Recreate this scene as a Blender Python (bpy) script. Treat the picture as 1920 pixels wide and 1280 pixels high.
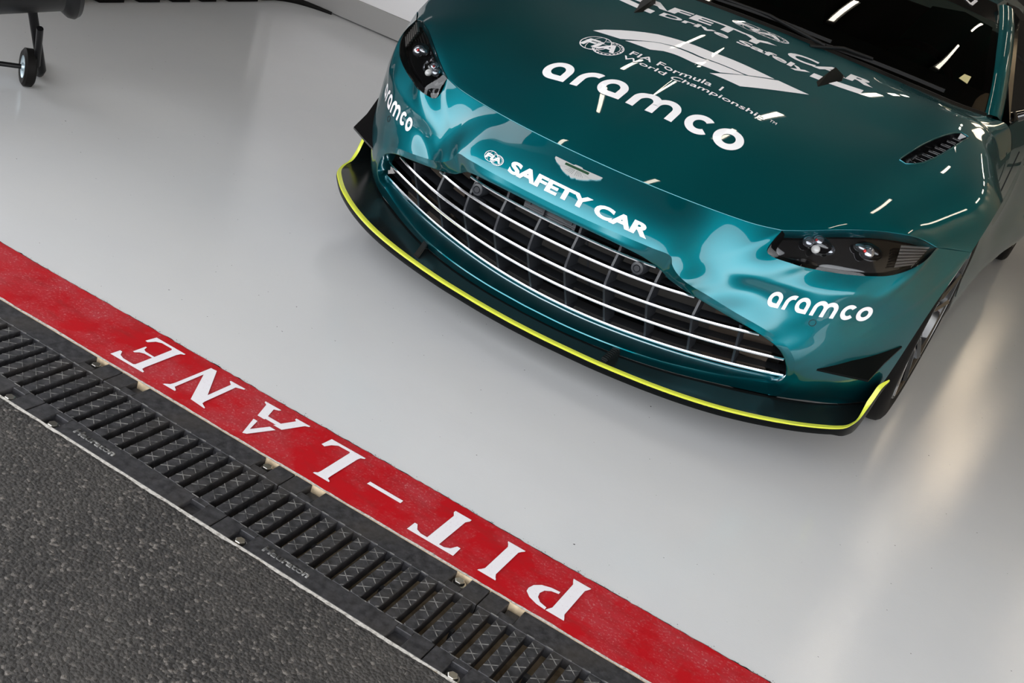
import bpy, bmesh, math, random
import numpy as np
from mathutils import Vector, Matrix

for _o in list(bpy.data.objects): bpy.data.objects.remove(_o)
SC = bpy.context.scene; COL = SC.collection
random.seed(4)
PI = math.pi

# ---------------------------------------------------------------- camera
CAMP = (0.9764166, -1.7442272, 1.3317519)
YAW, PITCH, ROLL, FPX = -0.34334107, -0.42536291, 0.32592890, 2143.876
def cam_axes():
    f = np.array([math.sin(YAW)*math.cos(PITCH), math.cos(YAW)*math.cos(PITCH), math.sin(PITCH)])
    r0 = np.array([math.cos(YAW), -math.sin(YAW), 0]); u0 = np.cross(r0, f)
    r = math.cos(ROLL)*r0+math.sin(ROLL)*u0; u = -math.sin(ROLL)*r0+math.cos(ROLL)*u0
    return r, u, f
_r, _u, _f = cam_axes()
cd = bpy.data.cameras.new('camera'); cam = bpy.data.objects.new('camera', cd); COL.objects.link(cam)
cd.sensor_fit = 'HORIZONTAL'; cd.sensor_width = 36; cd.lens = FPX/1920*36
cd.clip_start = .05; cd.clip_end = 200
M = Matrix.Identity(4)
for i in range(3):
    M[i][0] = _r[i]; M[i][1] = _u[i]; M[i][2] = -_f[i]; M[i][3] = CAMP[i]
cam.matrix_world = M
SC.camera = cam

# ---------------------------------------------------------------- world, exposure
W = bpy.data.worlds.new('sky'); SC.world = W; W.use_nodes = True
nt = W.node_tree; nt.nodes.clear()
out = nt.nodes.new('ShaderNodeOutputWorld'); bg = nt.nodes.new('ShaderNodeBackground')
sky = nt.nodes.new('ShaderNodeTexSky')
try:
    sky.sky_type = 'NISHITA'; sky.sun_disc = False; sky.sun_elevation = math.radians(48); sky.sun_rotation = math.radians(20)
    sky.air_density = 1.0; sky.dust_density = 3.0; sky.ozone_density = 1.0
except Exception: pass
hs = nt.nodes.new('ShaderNodeHueSaturation'); hs.inputs['Saturation'].default_value = .10; nt.links.new(sky.outputs[0], hs.inputs['Color']); nt.links.new(hs.outputs[0], bg.inputs[0]); bg.inputs[1].default_value = 1.27
nt.links.new(bg.outputs[0], out.inputs[0])
SC.view_settings.view_transform = 'Standard'; SC.view_settings.look = 'None'
SC.view_settings.exposure = 0.0; SC.view_settings.gamma = 1.0; SC.view_settings.use_curve_mapping = False

# ---------------------------------------------------------------- materials
MAT = {}
def mat(name, col, rough=.5, metal=0., coat=0., coat_rough=.03, spec=None, emit=None, estr=0., ior=None):
    m = bpy.data.materials.new(name); m.use_nodes = True
    b = m.node_tree.nodes['Principled BSDF']
    b.inputs['Base Color'].default_value = (*col, 1); b.inputs['Roughness'].default_value = rough
    b.inputs['Metallic'].default_value = metal; b.inputs['Coat Weight'].default_value = coat
    b.inputs['Coat Roughness'].default_value = coat_rough
    if spec is not None: b.inputs['Specular IOR Level'].default_value = spec
    if ior: b.inputs['IOR'].default_value = ior
    if emit: b.inputs['Emission Color'].default_value = (*emit, 1); b.inputs['Emission Strength'].default_value = estr
    MAT[name] = m; return m
def N(m, t, **kw):
    n = m.node_tree.nodes.new(t)
    for k, v in kw.items():
        if k.startswith('i_'):
            n.inputs[int(k[2:]) if k[2:].isdigit() else k[2:]].default_value = v
        else: setattr(n, k, v)
    return n
def L(m, a, b): m.node_tree.links.new(a, b)
def bsdf(m): return m.node_tree.nodes['Principled BSDF']
def coords(m, scale=(1, 1, 1)):
    tc = N(m, 'ShaderNodeTexCoord'); mp = N(m, 'ShaderNodeMapping'); mp.inputs['Scale'].default_value = scale
    L(m, tc.outputs['Object'], mp.inputs[0]); return mp.outputs[0]
def noise(m, co, scale, detail=3, rough=.5, dist=0):
    n = N(m, 'ShaderNodeTexNoise'); n.inputs['Scale'].default_value = scale; n.inputs['Detail'].default_value = detail
    n.inputs['Roughness'].default_value = rough; n.inputs['Distortion'].default_value = dist; L(m, co, n.inputs['Vector']); return n
def ramp(m, fac, stops):
    r = N(m, 'ShaderNodeValToRGB'); e = r.color_ramp.elements
    while len(e) < len(stops): e.new(.5)
    for el, (p, c) in zip(e, stops): el.position = p; el.color = (*c, 1) if len(c) == 3 else c
    L(m, fac, r.inputs[0]); return r.outputs[0]
def mixc(m, fac, a, b, mode='MIX'):
    n = N(m, 'ShaderNodeMix', data_type='RGBA', blend_type=mode)
    for s, v in ((n.inputs[0], fac), (n.inputs[6], a), (n.inputs[7], b)):
        if hasattr(v, 'links') or hasattr(v, 'is_linked'): L(m, v, s)
        else: s.default_value = v if not isinstance(v, tuple) or len(v) == 4 else (*v, 1)
    return n.outputs[2]
def bump(m, h, strength, dist=.001):
    b = N(m, 'ShaderNodeBump'); b.inputs['Strength'].default_value = strength; b.inputs['Distance'].default_value = dist
    L(m, h, b.inputs['Height']); L(m, b.outputs[0], bsdf(m).inputs['Normal']); return b
def math_n(m, op, a, b=0.):
    n = N(m, 'ShaderNodeMath', operation=op)
    for s, v in ((n.inputs[0], a), (n.inputs[1], b)):
        if hasattr(v, 'is_linked'): L(m, v, s)
        else: s.default_value = v
    return n.outputs[0]

# painted epoxy floor
m = mat('epoxy_floor', (.60, .61, .62), .50, coat=.85, coat_rough=.016, spec=.1)
co = coords(m); n1 = noise(m, co, 1.3, 4, .6); n2 = noise(m, co, 9, 3)
c = mixc(m, n1.outputs[0], (.565, .58, .60), (.66, .655, .64)); c = mixc(m, math_n(m, 'MULTIPLY', n2.outputs[0], .12), c, (.50, .50, .50))
sp = noise(m, co, 95, 1); spk = ramp(m, sp.outputs[0], [(0, (0, 0, 0)), (.795, (0, 0, 0)), (.81, (1, 1, 1))])
c = mixc(m, spk, c, (.05, .05, .05)); L(m, c, bsdf(m).inputs['Base Color'])
fb = noise(m, coords(m, (1, 1.5, 1)), 230, 2, .55, .2); fb2 = noise(m, co, 38, 2)
hb = math_n(m, 'ADD', fb.outputs[0], math_n(m, 'MULTIPLY', fb2.outputs[0], .9)); b1 = bump(m, hb, .8, .00026)
L(m, b1.outputs[0], bsdf(m).inputs['Coat Normal'])
# red band
m = mat('red_paint', (.50, .018, .022), .6, spec=.15)
co = coords(m); n1 = noise(m, co, 5, 5, .65); n2 = noise(m, co, 160, 3, .7); n3 = noise(m, coords(m, (1, 2.5, 1)), 14, 4, .6)
f1 = ramp(m, n1.outputs[0], [(.44, (0, 0, 0)), (.66, (.85, .85, .85))]); f2 = ramp(m, n2.outputs[0], [(.56, (0, 0, 0)), (.66, (.8, .8, .8))])
f3 = ramp(m, n3.outputs[0], [(.48, (0, 0, 0)), (.70, (.55, .55, .55))])
c = mixc(m, f1, (.40, .0035, .008), (.36, .045, .055)); c = mixc(m, math_n(m, 'MULTIPLY', f1, f2), c, (.50, .22, .22)); c = mixc(m, f3, c, (.27, .014, .016))
L(m, c, bsdf(m).inputs['Base Color']); bump(m, n2.outputs[0], .15, .0006)
m = mat('white_road_paint', (.74, .73, .76), .5); co = coords(m); n2 = noise(m, co, 190, 3, .7)
L(m, mixc(m, ramp(m, n2.outputs[0], [(.58, (0, 0, 0)), (.75, (.5, .5, .5))]), (.76, .74, .77), (.55, .45, .48)), bsdf(m).inputs['Base Color']); bump(m, n2.outputs[0], .15, .0006)
# asphalt
m = mat('asphalt', (.05, .047, .045), .85); co = coords(m)
v = N(m, 'ShaderNodeTexVoronoi', feature='F1'); v.inputs['Scale'].default_value = 150; v.inputs['Randomness'].default_value = 1; L(m, co, v.inputs['Vector'])
n1 = noise(m, co, 110, 4, .75); n2 = noise(m, co, 3.2, 4, .6); n3 = noise(m, co, 260, 2)
sep = N(m, 'ShaderNodeSeparateColor'); L(m, v.outputs['Color'], sep.inputs[0])
c = ramp(m, sep.outputs[0], [(0, (.020, .018, .0165)), (.5, (.046, .041, .037)), (.86, (.068, .061, .055)), (.97, (.19, .17, .15))])
c = mixc(m, ramp(m, n1.outputs[0], [(.38, (.85, .85, .85)), (.60, (0, 0, 0))]), c, (.013, .012, .011)); c = mixc(m, ramp(m, n2.outputs[0], [(.42, (0, 0, 0)), (.66, (.45, .45, .45))]), c, (.066, .060, .053))
L(m, c, bsdf(m).inputs['Base Color'])
bump(m, math_n(m, 'SUBTRACT', n1.outputs[0], math_n(m, 'MULTIPLY', v.outputs['Distance'], .8)), 1., .006)
# concrete
m = mat('concrete', (.50, .47, .43), .9); co = coords(m); n1 = noise(m, co, 130, 4, .7)
L(m, ramp(m, n1.outputs[0], [(.3, (.20, .18, .16)), (.5, (.50, .48, .44)), (.7, (.64, .61, .57))]), bsdf(m).inputs['Base Color']); bump(m, n1.outputs[0], .6, .002)
m = mat('channel_concrete', (.16, .12, .08), .9); co = coords(m); n1 = noise(m, co, 26, 4, .6)
L(m, ramp(m, n1.outputs[0], [(.30, (.26, .19, .12)), (.55, (.52, .41, .27)), (.8, (.66, .54, .38))]), bsdf(m).inputs['Base Color'])
# cast grate
m = mat('cast_iron', (.045, .045, .05), .48, metal=0.1); co = coords(m); n1 = noise(m, co, 60, 5, .65); n2 = noise(m, co, 7, 4)
c = mixc(m, ramp(m, n1.outputs[0], [(.35, (0, 0, 0)), (.65, (1, 1, 1))]), (.010, .0105, .0125), (.045, .044, .048)); c = mixc(m, ramp(m, n2.outputs[0], [(.5, (0, 0, 0)), (.8, (.6, .6, .6))]), c, (.045, .038, .032))
L(m, c, bsdf(m).inputs['Base Color']); bump(m, n1.outputs[0], .35, .001)
m = mat('worn_ridge', (.16, .155, .15), .42, metal=.3); co = coords(m); n1 = noise(m, co, 45, 3)
L(m, ramp(m, n1.outputs[0], [(.40, (.05, .05, .05)), (.60, (.22, .215, .205))]), bsdf(m).inputs['Base Color'])
mat('bolt_steel', (.62, .60, .55), .28, metal=1.); mat('rusty_steel', (.22, .10, .045), .8)
# car
mat('splitter_black', (.0015, .0022, .0022), .33, spec=.10); mat('dark_edge', (.30, .30, .31), .28, metal=1.)
m = mat('teal_paint', (.0, .155, .175), .44, metal=1.0, coat=1., coat_rough=.015)
co = coords(m); n1 = noise(m, co, 900, 1); L(m, mixc(m, n1.outputs[0], (.0, .125, .155), (.0, .155, .190)), bsdf(m).inputs['Base Color'])
mat('white_vinyl', (.80, .79, .80), .38, coat=.3); mat('chrome', (.82, .83, .85), .12, metal=1.); mat('brushed_edge', (.75, .76, .78), .22, metal=1.)
mat('grille_plastic', (.018, .020, .024), .42); mat('black_gloss', (.004, .004, .0045), .10, coat=1.); mat('black_plastic', (.010, .010, .010), .5)
mat('deep_black', (.002, .002, .002), .8); mat('rubber', (.006, .0055, .0052), .6, spec=.10); mat('lime_paint', (.62, .66, .055), .35, coat=.6)
m = mat('carbon_fibre', (.008, .009, .009), .2, coat=.0, spec=.38); co = coords(m)
wv = N(m, 'ShaderNodeTexWave', wave_type='BANDS', bands_direction='Y'); wv.inputs['Scale'].default_value = 62; L(m, co, wv.inputs['Vector'])
L(m, mixc(m, wv.outputs['Fac'], (.002, .0025, .0025), (.012, .014, .014)), bsdf(m).inputs['Base Color'])
m = mat('mesh_screen', (.01, .01, .01), .6); co = coords(m)
bt = N(m, 'ShaderNodeTexBrick'); bt.inputs['Scale'].default_value = 60; bt.inputs['Mortar Size'].default_value = .03; bt.inputs['Color1'].default_value = (.0015, .0015, .0015, 1); bt.inputs['Color2'].default_value = (.003, .003, .003, 1); bt.inputs['Mortar'].default_value = (.022, .019, .016, 1)
L(m, coords(m, (1, 1, 1)), bt.inputs['Vector']); L(m, bt.outputs[0], bsdf(m).inputs['Base Color'])
mat('brown_mesh', (.05, .032, .018), .6); mat('lamp_glass', (.30, .31, .34), .08, metal=.8, coat=1.); mat('lamp_white', (.9, .88, .84), .15, coat=1.)
mat('lamp_reflector', (.42, .42, .44), .25, metal=.9); mat('red_reflect', (.5, .02, .02), .3); mat('amber_ribs', (.33, .30, .28), .28, metal=.45, coat=.6)
mat('badge_enamel', (.012, .05, .022), .3, coat=1.); mat('wiper_black', (.003, .003, .003), .45, spec=.2); mat('interior', (.012, .012, .012), .8); mat('interior_teal', (.0, .09, .075), .4)
mat('copper_reflect', (.012, .010, .009), .06, coat=1.)
m = mat('cowl_trim', (.006, .0055, .005), .45, spec=.2)
m = bpy.data.materials.new('lens_cover'); m.use_nodes = True; MAT['lens_cover'] = m; t = m.node_tree; t.nodes.clear()
o_ = t.nodes.new('ShaderNodeOutputMaterial'); mx = t.nodes.new('ShaderNodeMixShader'); tr = t.nodes.new('ShaderNodeBsdfTransparent'); gl = t.nodes.new('ShaderNodeBsdfGlossy'); fr = t.nodes.new('ShaderNodeFresnel')
tr.inputs[0].default_value = (.82, .83, .84, 1); gl.inputs['Roughness'].default_value = .01; fr.inputs[0].default_value = 1.5
t.links.new(fr.outputs[0], mx.inputs[0]); t.links.new(tr.outputs[0], mx.inputs[1]); t.links.new(gl.outputs[0], mx.inputs[2]); t.links.new(mx.outputs[0], o_.inputs[0])
m2 = m.copy(); m2.name = 'windscreen_glass'; MAT['windscreen_glass'] = m2; m2.node_tree.nodes['Transparent BSDF'].inputs[0].default_value = (.35, .38, .36, 1)
# room
m = mat('white_wall', (.72, .70, .70), .6); mat('grey_skirting', (.30, .29, .28), .5); mat('added_canopy', (.40, .40, .40), .8); mat('dark_ceiling', (.035, .035, .034), .9)  # includes the plain grey of the added overhang
mat('beige_wall', (.72, .58, .41), .8); mat('dark_wall', (.03, .028, .025), .8); mat('facade', (.35, .35, .36), .8); mat('black_metal', (.004, .004, .0045), .38, spec=.25)
mat('zinc', (.45, .55, .60), .35, metal=.6)
mat('lamp_tube', (1, 1, 1), .5, emit=(1., .90, .74), estr=15.); mat('added_glow', (1, 1, 1), .5, emit=(1., .80, .56), estr=4.4); mat('lamp_body', (.2, .2, .2), .5)  # the second, warmer glow is for the two added lights behind the car

# ---------------------------------------------------------------- builders
def tag(o, label=None, cat=None, group=None, kind=None):
    if label: o['label'] = label
    if cat: o['category'] = cat
    if group: o['group'] = group
    if kind: o['kind'] = kind
    return o
def empty(name, loc=(0, 0, 0), rz=0.):
    o = bpy.data.objects.new(name, None); COL.objects.link(o); o.location = loc; o.rotation_euler = (0, 0, rz); o.empty_display_size = .1; return o
def fin(bm, name, m, parent=None, smooth=None, mats=None, doubles=1e-5):
    if doubles: bmesh.ops.remove_doubles(bm, verts=bm.verts, dist=doubles)
    me = bpy.data.meshes.new(name); bm.normal_update(); bm.to_mesh(me); bm.free()
    for x in ([m] if not mats else mats): me.materials.append(MAT[x] if isinstance(x, str) else x)
    o = bpy.data.objects.new(name, me); COL.objects.link(o)
    if parent is not None: o.parent = parent
    if smooth is not None:
        for p in me.polygons: p.use_smooth = True
        me.set_sharp_from_angle(angle=math.radians(smooth))
    return o
def box(bm, x0, x1, y0, y1, z0, z1, mi=0):
    v = [bm.verts.new(p) for p in [(x0, y0, z0), (x1, y0, z0), (x1, y1, z0), (x0, y1, z0), (x0, y0, z1), (x1, y0, z1), (x1, y1, z1), (x0, y1, z1)]]
    for f in [(0, 3, 2, 1), (4, 5, 6, 7), (0, 1, 5, 4), (1, 2, 6, 5), (2, 3, 7, 6), (3, 0, 4, 7)]: bm.faces.new([v[i] for i in f]).material_index = mi
    return v
def gridmesh(bm, P, flip=False, mi=0, close=False):
    P = np.asarray(P); R, C_ = P.shape[:2]
    V = [[bm.verts.new(P[i, j]) for j in range(C_)] for i in range(R)]
    for i in range(R-1):
        for j in range(C_-1+(1 if close else 0)):
            q = [V[i][j], V[i][(j+1) % C_], V[i+1][(j+1) % C_], V[i+1][j]]
            if flip: q.reverse()
            try: bm.faces.new(q).material_index = mi
            except ValueError: pass
    return V
def tube(bm, pts, r, seg=10, caps=True, mi=0):
    pts = [Vector(p) for p in pts]; rings = []
    for i, p in enumerate(pts):
        d = (pts[min(i+1, len(pts)-1)]-pts[max(i-1, 0)]).normalized()
        a = d.cross(Vector((0, 0, 1))); a = a if a.length > .05 else d.cross(Vector((1, 0, 0))); a.normalize(); b = d.cross(a)
        rr = r[i] if isinstance(r, (list, tuple)) else r
        rings.append([bm.verts.new(p+(a*math.cos(t)+b*math.sin(t))*rr) for t in [2*PI*k/seg for k in range(seg)]])
    for i in range(len(rings)-1):
        for k in range(seg): bm.faces.new([rings[i][k], rings[i][(k+1) % seg], rings[i+1][(k+1) % seg], rings[i+1][k]]).material_index = mi
    if caps: bm.faces.new(rings[0][::-1]).material_index = mi; bm.faces.new(rings[-1]).material_index = mi
def lathe(bm, prof, axis='X', seg=48, at=(0, 0, 0), mi=0):
    """prof: (along axis, radius)"""
    R = []
    for a, r in prof:
        ring = []
        for k in range(seg):
            t = 2*PI*k/seg; c, s = r*math.cos(t), r*math.sin(t)
            p = {'X': (a, c, s), 'Y': (s, a, c), 'Z': (c, s, a)}[axis]
            ring.append((p[0]+at[0], p[1]+at[1], p[2]+at[2]))
        R.append(ring)
    gridmesh(bm, R, close=True, mi=mi)
def recalc(bm): bmesh.ops.recalc_face_normals(bm, faces=bm.faces)
def mirror_half(bm):
    g = bm.verts[:]+bm.edges[:]+bm.faces[:]
    r = bmesh.ops.duplicate(bm, geom=g); nv = [e for e in r['geom'] if isinstance(e, bmesh.types.BMVert)]; nf = [e for e in r['geom'] if isinstance(e, bmesh.types.BMFace)]
    for v in nv: v.co.x *= -1
    bmesh.ops.reverse_faces(bm, faces=nf)
def poly2d(bm, pts, holes=()):
    """flat filled outline (list of (u, v)) with holes, in the z=0 plane"""
    es = []
    for loop in [pts, *holes]:
        vs = [bm.verts.new((p[0], p[1], 0)) for p in loop]
        es += [bm.edges.new((vs[i], vs[(i+1) % len(vs)])) for i in range(len(vs))]
    bmesh.ops.triangle_fill(bm, use_beauty=True, use_dissolve=False, edges=es)
def quadstrip(bm, A, B):
    va = [bm.verts.new((p[0], p[1], 0)) for p in A]; vb = [bm.verts.new((p[0], p[1], 0)) for p in B]
    for i in range(len(A)-1): bm.faces.new([va[i], va[i+1], vb[i+1], vb[i]])
def slice_grid(bm, step):
    """cut a flat mesh along a square grid so that it can follow a curved panel"""
    xs = [v.co.x for v in bm.verts]; ys = [v.co.y for v in bm.verts]
    for ax, a, b in ((0, min(xs), max(xs)), (1, min(ys), max(ys))):
        t = math.floor(a/step)*step+step*.37
        while t < b:
            if t > a:
                co_ = [0, 0, 0]; co_[ax] = t; no = [0, 0, 0]; no[ax] = 1
                bmesh.ops.bisect_plane(bm, geom=bm.verts[:]+bm.edges[:]+bm.faces[:], dist=1e-7, plane_co=co_, plane_no=no)
            t += step
def text_bm(s, bold=0., italic=0.):
    cu = bpy.data.curves.new('t', 'FONT'); cu.body = s; cu.size = 1; cu.offset = bold; cu.shear = italic; cu.resolution_u = 4
    o = bpy.data.objects.new('t', cu); COL.objects.link(o); bpy.context.view_layer.update()
    me = bpy.data.meshes.new_from_object(o.evaluated_get(bpy.context.evaluated_depsgraph_get()))
    bm = bmesh.new(); bm.from_mesh(me); bpy.data.objects.remove(o); bpy.data.curves.remove(cu); bpy.data.meshes.remove(me)
    for v in bm.verts: v.co.z = 0
    return bm
def fit01(bm):
    """scale to the unit box"""
    xs = [v.co.x for v in bm.verts]; ys = [v.co.y for v in bm.verts]; x0, x1, y0, y1 = min(xs), max(xs), min(ys), max(ys)
    for v in bm.verts: v.co.x = (v.co.x-x0)/(x1-x0); v.co.y = (v.co.y-y0)/(y1-y0)
# ---------------------------------------------------------------- car surfaces (numpy only)
# car space: x to the side (positive towards the wide part of the room), y back, z up
class TPS:
    """thin plate surface through scattered (u, v) -> w points"""
    def __init__(s, uv, w, lam):
        uv = np.asarray(uv, float); n = len(uv); s.uv = uv
        K = s.k(uv, uv) + np.diag(np.asarray(lam, float))
        P = np.c_[np.ones(n), uv]
        A = np.zeros((n+3, n+3)); A[:n, :n] = K; A[:n, n:] = P; A[n:, :n] = P.T
        s.c = np.linalg.solve(A, np.r_[np.asarray(w, float), 0, 0, 0])
    def k(s, a, b):
        d2 = ((a[:, None, :]-b[None, :, :])**2).sum(2)+1e-12
        return .5*d2*np.log(d2)
    def __call__(s, u, v):
        q = np.c_[np.ravel(u), np.ravel(v)]
        r = s.k(q, s.uv)@s.c[:-3] + s.c[-3] + q@s.c[-2:]
        return r.reshape(np.shape(u))

YAX = 2.2
def f_uv(P):      # bumper chart: angle about a vertical axis, height
    P = np.atleast_2d(P); return np.c_[np.arctan2(P[:, 0], YAX-P[:, 1]), P[:, 2]]
def g_uv(P):      # bonnet chart: angle about a lengthwise axis, distance back
    P = np.atleast_2d(P); return np.c_[np.arctan2(P[:, 0], P[:, 2]), P[:, 1]]

SHUT = [(0,.985,.582),(.1,.99,.5815),(.2,1.005,.5805),(.3,1.03,.579),(.4,1.064,.578),(.463,1.086,.580),(.522,1.114,.586)]
HLUP = [(.522,1.114,.586),(.573,1.15,.602),(.625,1.191,.621),(.697,1.256,.641),(.739,1.298,.648),(.784,1.338,.652),(.815,1.374,.648),(.852,1.402,.638)]
HLLO = [(.522,1.114,.586),(.518,1.09,.560),(.517,1.076,.532),(.527,1.078,.524),(.540,1.079,.5240),(.5865,1.091,.5275),(.645,1.142,.527),(.705,1.186,.535),(.756,1.227,.546),(.796,1.267,.560),(.824,1.301,.581),(.842,1.338,.603),(.852,1.402,.638)]
CREASE = [(.329,.940,.457),(.339,.942,.439),(.354,.947,.424),(.378,.956,.410),(.401,.975,.399),(.436,1.0,.387),(.513,1.022,.371),(.587,1.055,.354),(.63,1.084,.337),(.663,1.101,.317),(.685,1.117,.290),(.693,1.131,.262),(.697,1.145,.233),(.688,1.143,.205)]
FOLD = [(.431,1.024,.448),(.473,1.035,.456),(.520,1.048,.466),(.567,1.066,.469),(.6005,1.084,.474),(.653,1.119,.480),(.738,1.177,.497),(.79,1.234,.50)]
JUNC = [(0,.945,.132),(.14,.953,.134),(.28,.980,.137),(.42,1.027,.143),(.56,1.10,.151),(.66,1.165,.157),(.737,1.235,.160),(.81,1.32,.162),(.868,1.43,.165)]
AY, AZ, AR = 1.79, .335, .41
def arch(deg):
    a = math.radians(deg); return AY-AR*math.cos(a), AZ+AR*math.sin(a)
ARCH = []
for d, x in [(-24,.872),(-10,.886),(5,.897),(20,.908),(35,.918),(47.6,.927),(62,.930),(76,.929),(90,.925),(105,.918),(120,.908),(140,.893),(160,.885),(180,.882),(203,.882)]:
    y, z = arch(d); ARCH.append((x, y, z))
def soft(t, w): return np.where(t/w > 30, t, w*np.log1p(np.exp(np.minimum(t/w, 30))))
FOLDA = np.array(FOLD); FOLDU = f_uv(FOLDA)
def fold_term(u, z):
    """crisp shelf under the lamps: the skin breaks inwards below the fold line"""
    u = np.asarray(u, float); z = np.asarray(z, float)
    zl = np.interp(u, FOLDU[:, 0], FOLDU[:, 1]); d = zl-z
    win = np.clip((u-.345)/.075, 0, 1)*np.clip((.86-u)/.30, 0, 1); win = win*win*(3-2*win)
    s1 = soft(d, .0035); bay = np.exp(-((d-.036)/.030)**2)
    return -win*(.34*soft(d, .0030)-.34*soft(d-.042, .010))
FC, FW = [], []
def fc(pts, lam):
    for p in pts: FC.append(p); FW.append(lam)
fc(SHUT, 4e-4); fc(HLUP[1:], 1e-3); fc(HLLO[1:-1], 3e-3); fc(CREASE[:-1], 1e-3); fc(ARCH[:6], 1e-4)
fc(FOLD, 2e-3)
def nose_y(x, z): return float(np.interp(z, [.462,.470,.477,.486,.495,.508,.52,.535,.55,.566,.582], [.893,.8952,.8985,.9032,.9085,.9168,.9255,.9385,.9525,.9685,.985]))+(.36+(z-.462)*1.17)*x*x
fc([(x, nose_y(x, z), z) for x in (0, .06, .12, .18, .24, .285) for z in (.462, .470, .477, .486, .495, .52, .55)], 2e-4)
fc([(.694,1.151,.208),(.686,1.158,.184),(.673,1.164,.166),(.652,1.160,.156),(.868,1.43,.165),(.81,1.32,.162),(.737,1.235,.160)], 1e-3)
fc([(.43,1.029,.48),(.43,1.038,.51),(.43,1.054,.545),(.50,1.048,.50),(.50,1.063,.53),(.50,1.084,.56)], 6e-3)
fc([(.38,1.000,.46),(.38,1.012,.49),(.38,1.025,.52),(.38,1.041,.55),(.33,.960,.48),(.33,.982,.51),(.33,1.005,.54)], 8e-3)
fc([(.569,1.074,.423),(.683,1.127,.440),(.774,1.225,.431),(.792,1.240,.463)], 2e-3)
fc([(.62,1.088,.365),(.70,1.138,.355),(.80,1.235,.38),(.865,1.33,.44),(.885,1.40,.56)], 3e-3)
fc([(.719,1.152,.274),(.80,1.235,.31),(.86,1.32,.335)], 2e-3)
fc([(.74,1.185,.21),(.81,1.285,.22),(.74,1.20,.185)], 6e-3)
_uv = f_uv(FC)
FS0 = TPS(_uv, np.array([math.hypot(p[0], YAX-p[1]) for p in FC])-fold_term(_uv[:, 0], _uv[:, 1]), FW)
def FS(u, z): return FS0(u, z)+fold_term(u, z)
def F_pt(u, z):
    r = FS(u, z); return np.stack([r*np.sin(u), YAX-r*np.cos(u), np.asarray(z)+0*r], -1)

def cowl_z(x): return .925-.09*x*x
COWL = [(0,2.056,.925),(.15,2.062,.923),(.30,2.085,.917),(.42,2.12,.909),(.53,2.17,.900),(.63,2.235,.889),(.745,2.40,.875)]
GC, GW = [], []
def gc(pts, lam):
    for p in pts: GC.append(p); GW.append(lam)
gc(SHUT, 1e-4); gc(HLUP[1:], 3e-4); gc(COWL, 3e-4); gc(ARCH[5:], 3e-4)
gc([(.312,1.777,.852)], 1e-3)
gc([(0,1.1,.652),(0,1.3,.735),(0,1.5,.797),(0,1.78,.866)], 2e-3)
gc([(.3,1.25,.705),(.5,1.30,.692),(.55,1.7,.815),(.70,1.5,.745)], 1.5e-2)
gc([(.80,2.39,.868),(.79,2.15,.858),(.815,1.95,.835),(.86,1.80,.792)], 3e-3)
gc([(.855,2.25,.72),(.865,2.3,.60),(.85,2.45,.72),(.868,2.45,.40),(.88,2.45,.20),(.88,2.25,.20),(.866,2.45,.60)], 3e-3)
GS = TPS(g_uv(GC), [math.hypot(p[0], p[2]) for p in GC], GW)
def G_pt(u, y):
    r = GS(u, y); return np.stack([r*np.sin(u), np.asarray(y)+0*r, r*np.cos(u)], -1)
def G_xy(x, y):   # height of the bonnet above (x, y)
    x = np.asarray(x, float); y = np.asarray(y, float); z = .8+0*x
    for _ in range(12):
        u = np.arctan2(x, z); r = GS(np.abs(u), y); z = r*np.cos(u)
    return z
def crom(P, n):   # smooth curve through points, n samples, by chord length
    P = np.asarray(P, float); m = len(P)
    t = np.r_[0, np.cumsum(np.maximum(np.linalg.norm(np.diff(P, axis=0), axis=1), 1e-9)**.5)]; t /= t[-1]
    # pchip style slopes keep the curve from swinging out
    T = np.zeros_like(P); d = np.diff(P, axis=0)/np.diff(t)[:, None]
    T[0] = d[0]; T[-1] = d[-1]
    for i in range(1, m-1):
        h0, h1 = t[i]-t[i-1], t[i+1]-t[i]; T[i] = (d[i-1]*h1+d[i]*h0)/(h0+h1)
    q = np.linspace(0, 1, n) if np.isscalar(n) else np.asarray(n, float)
    i = np.clip(np.searchsorted(t, q, side='right')-1, 0, m-2); h = (t[i+1]-t[i])[:, None]; s = ((q-t[i])[:, None])/h
    return (2*s**3-3*s**2+1)*P[i]+(s**3-2*s**2+s)*h*T[i]+(-2*s**3+3*s**2)*P[i+1]+(s**3-s**2)*h*T[i+1]
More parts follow.
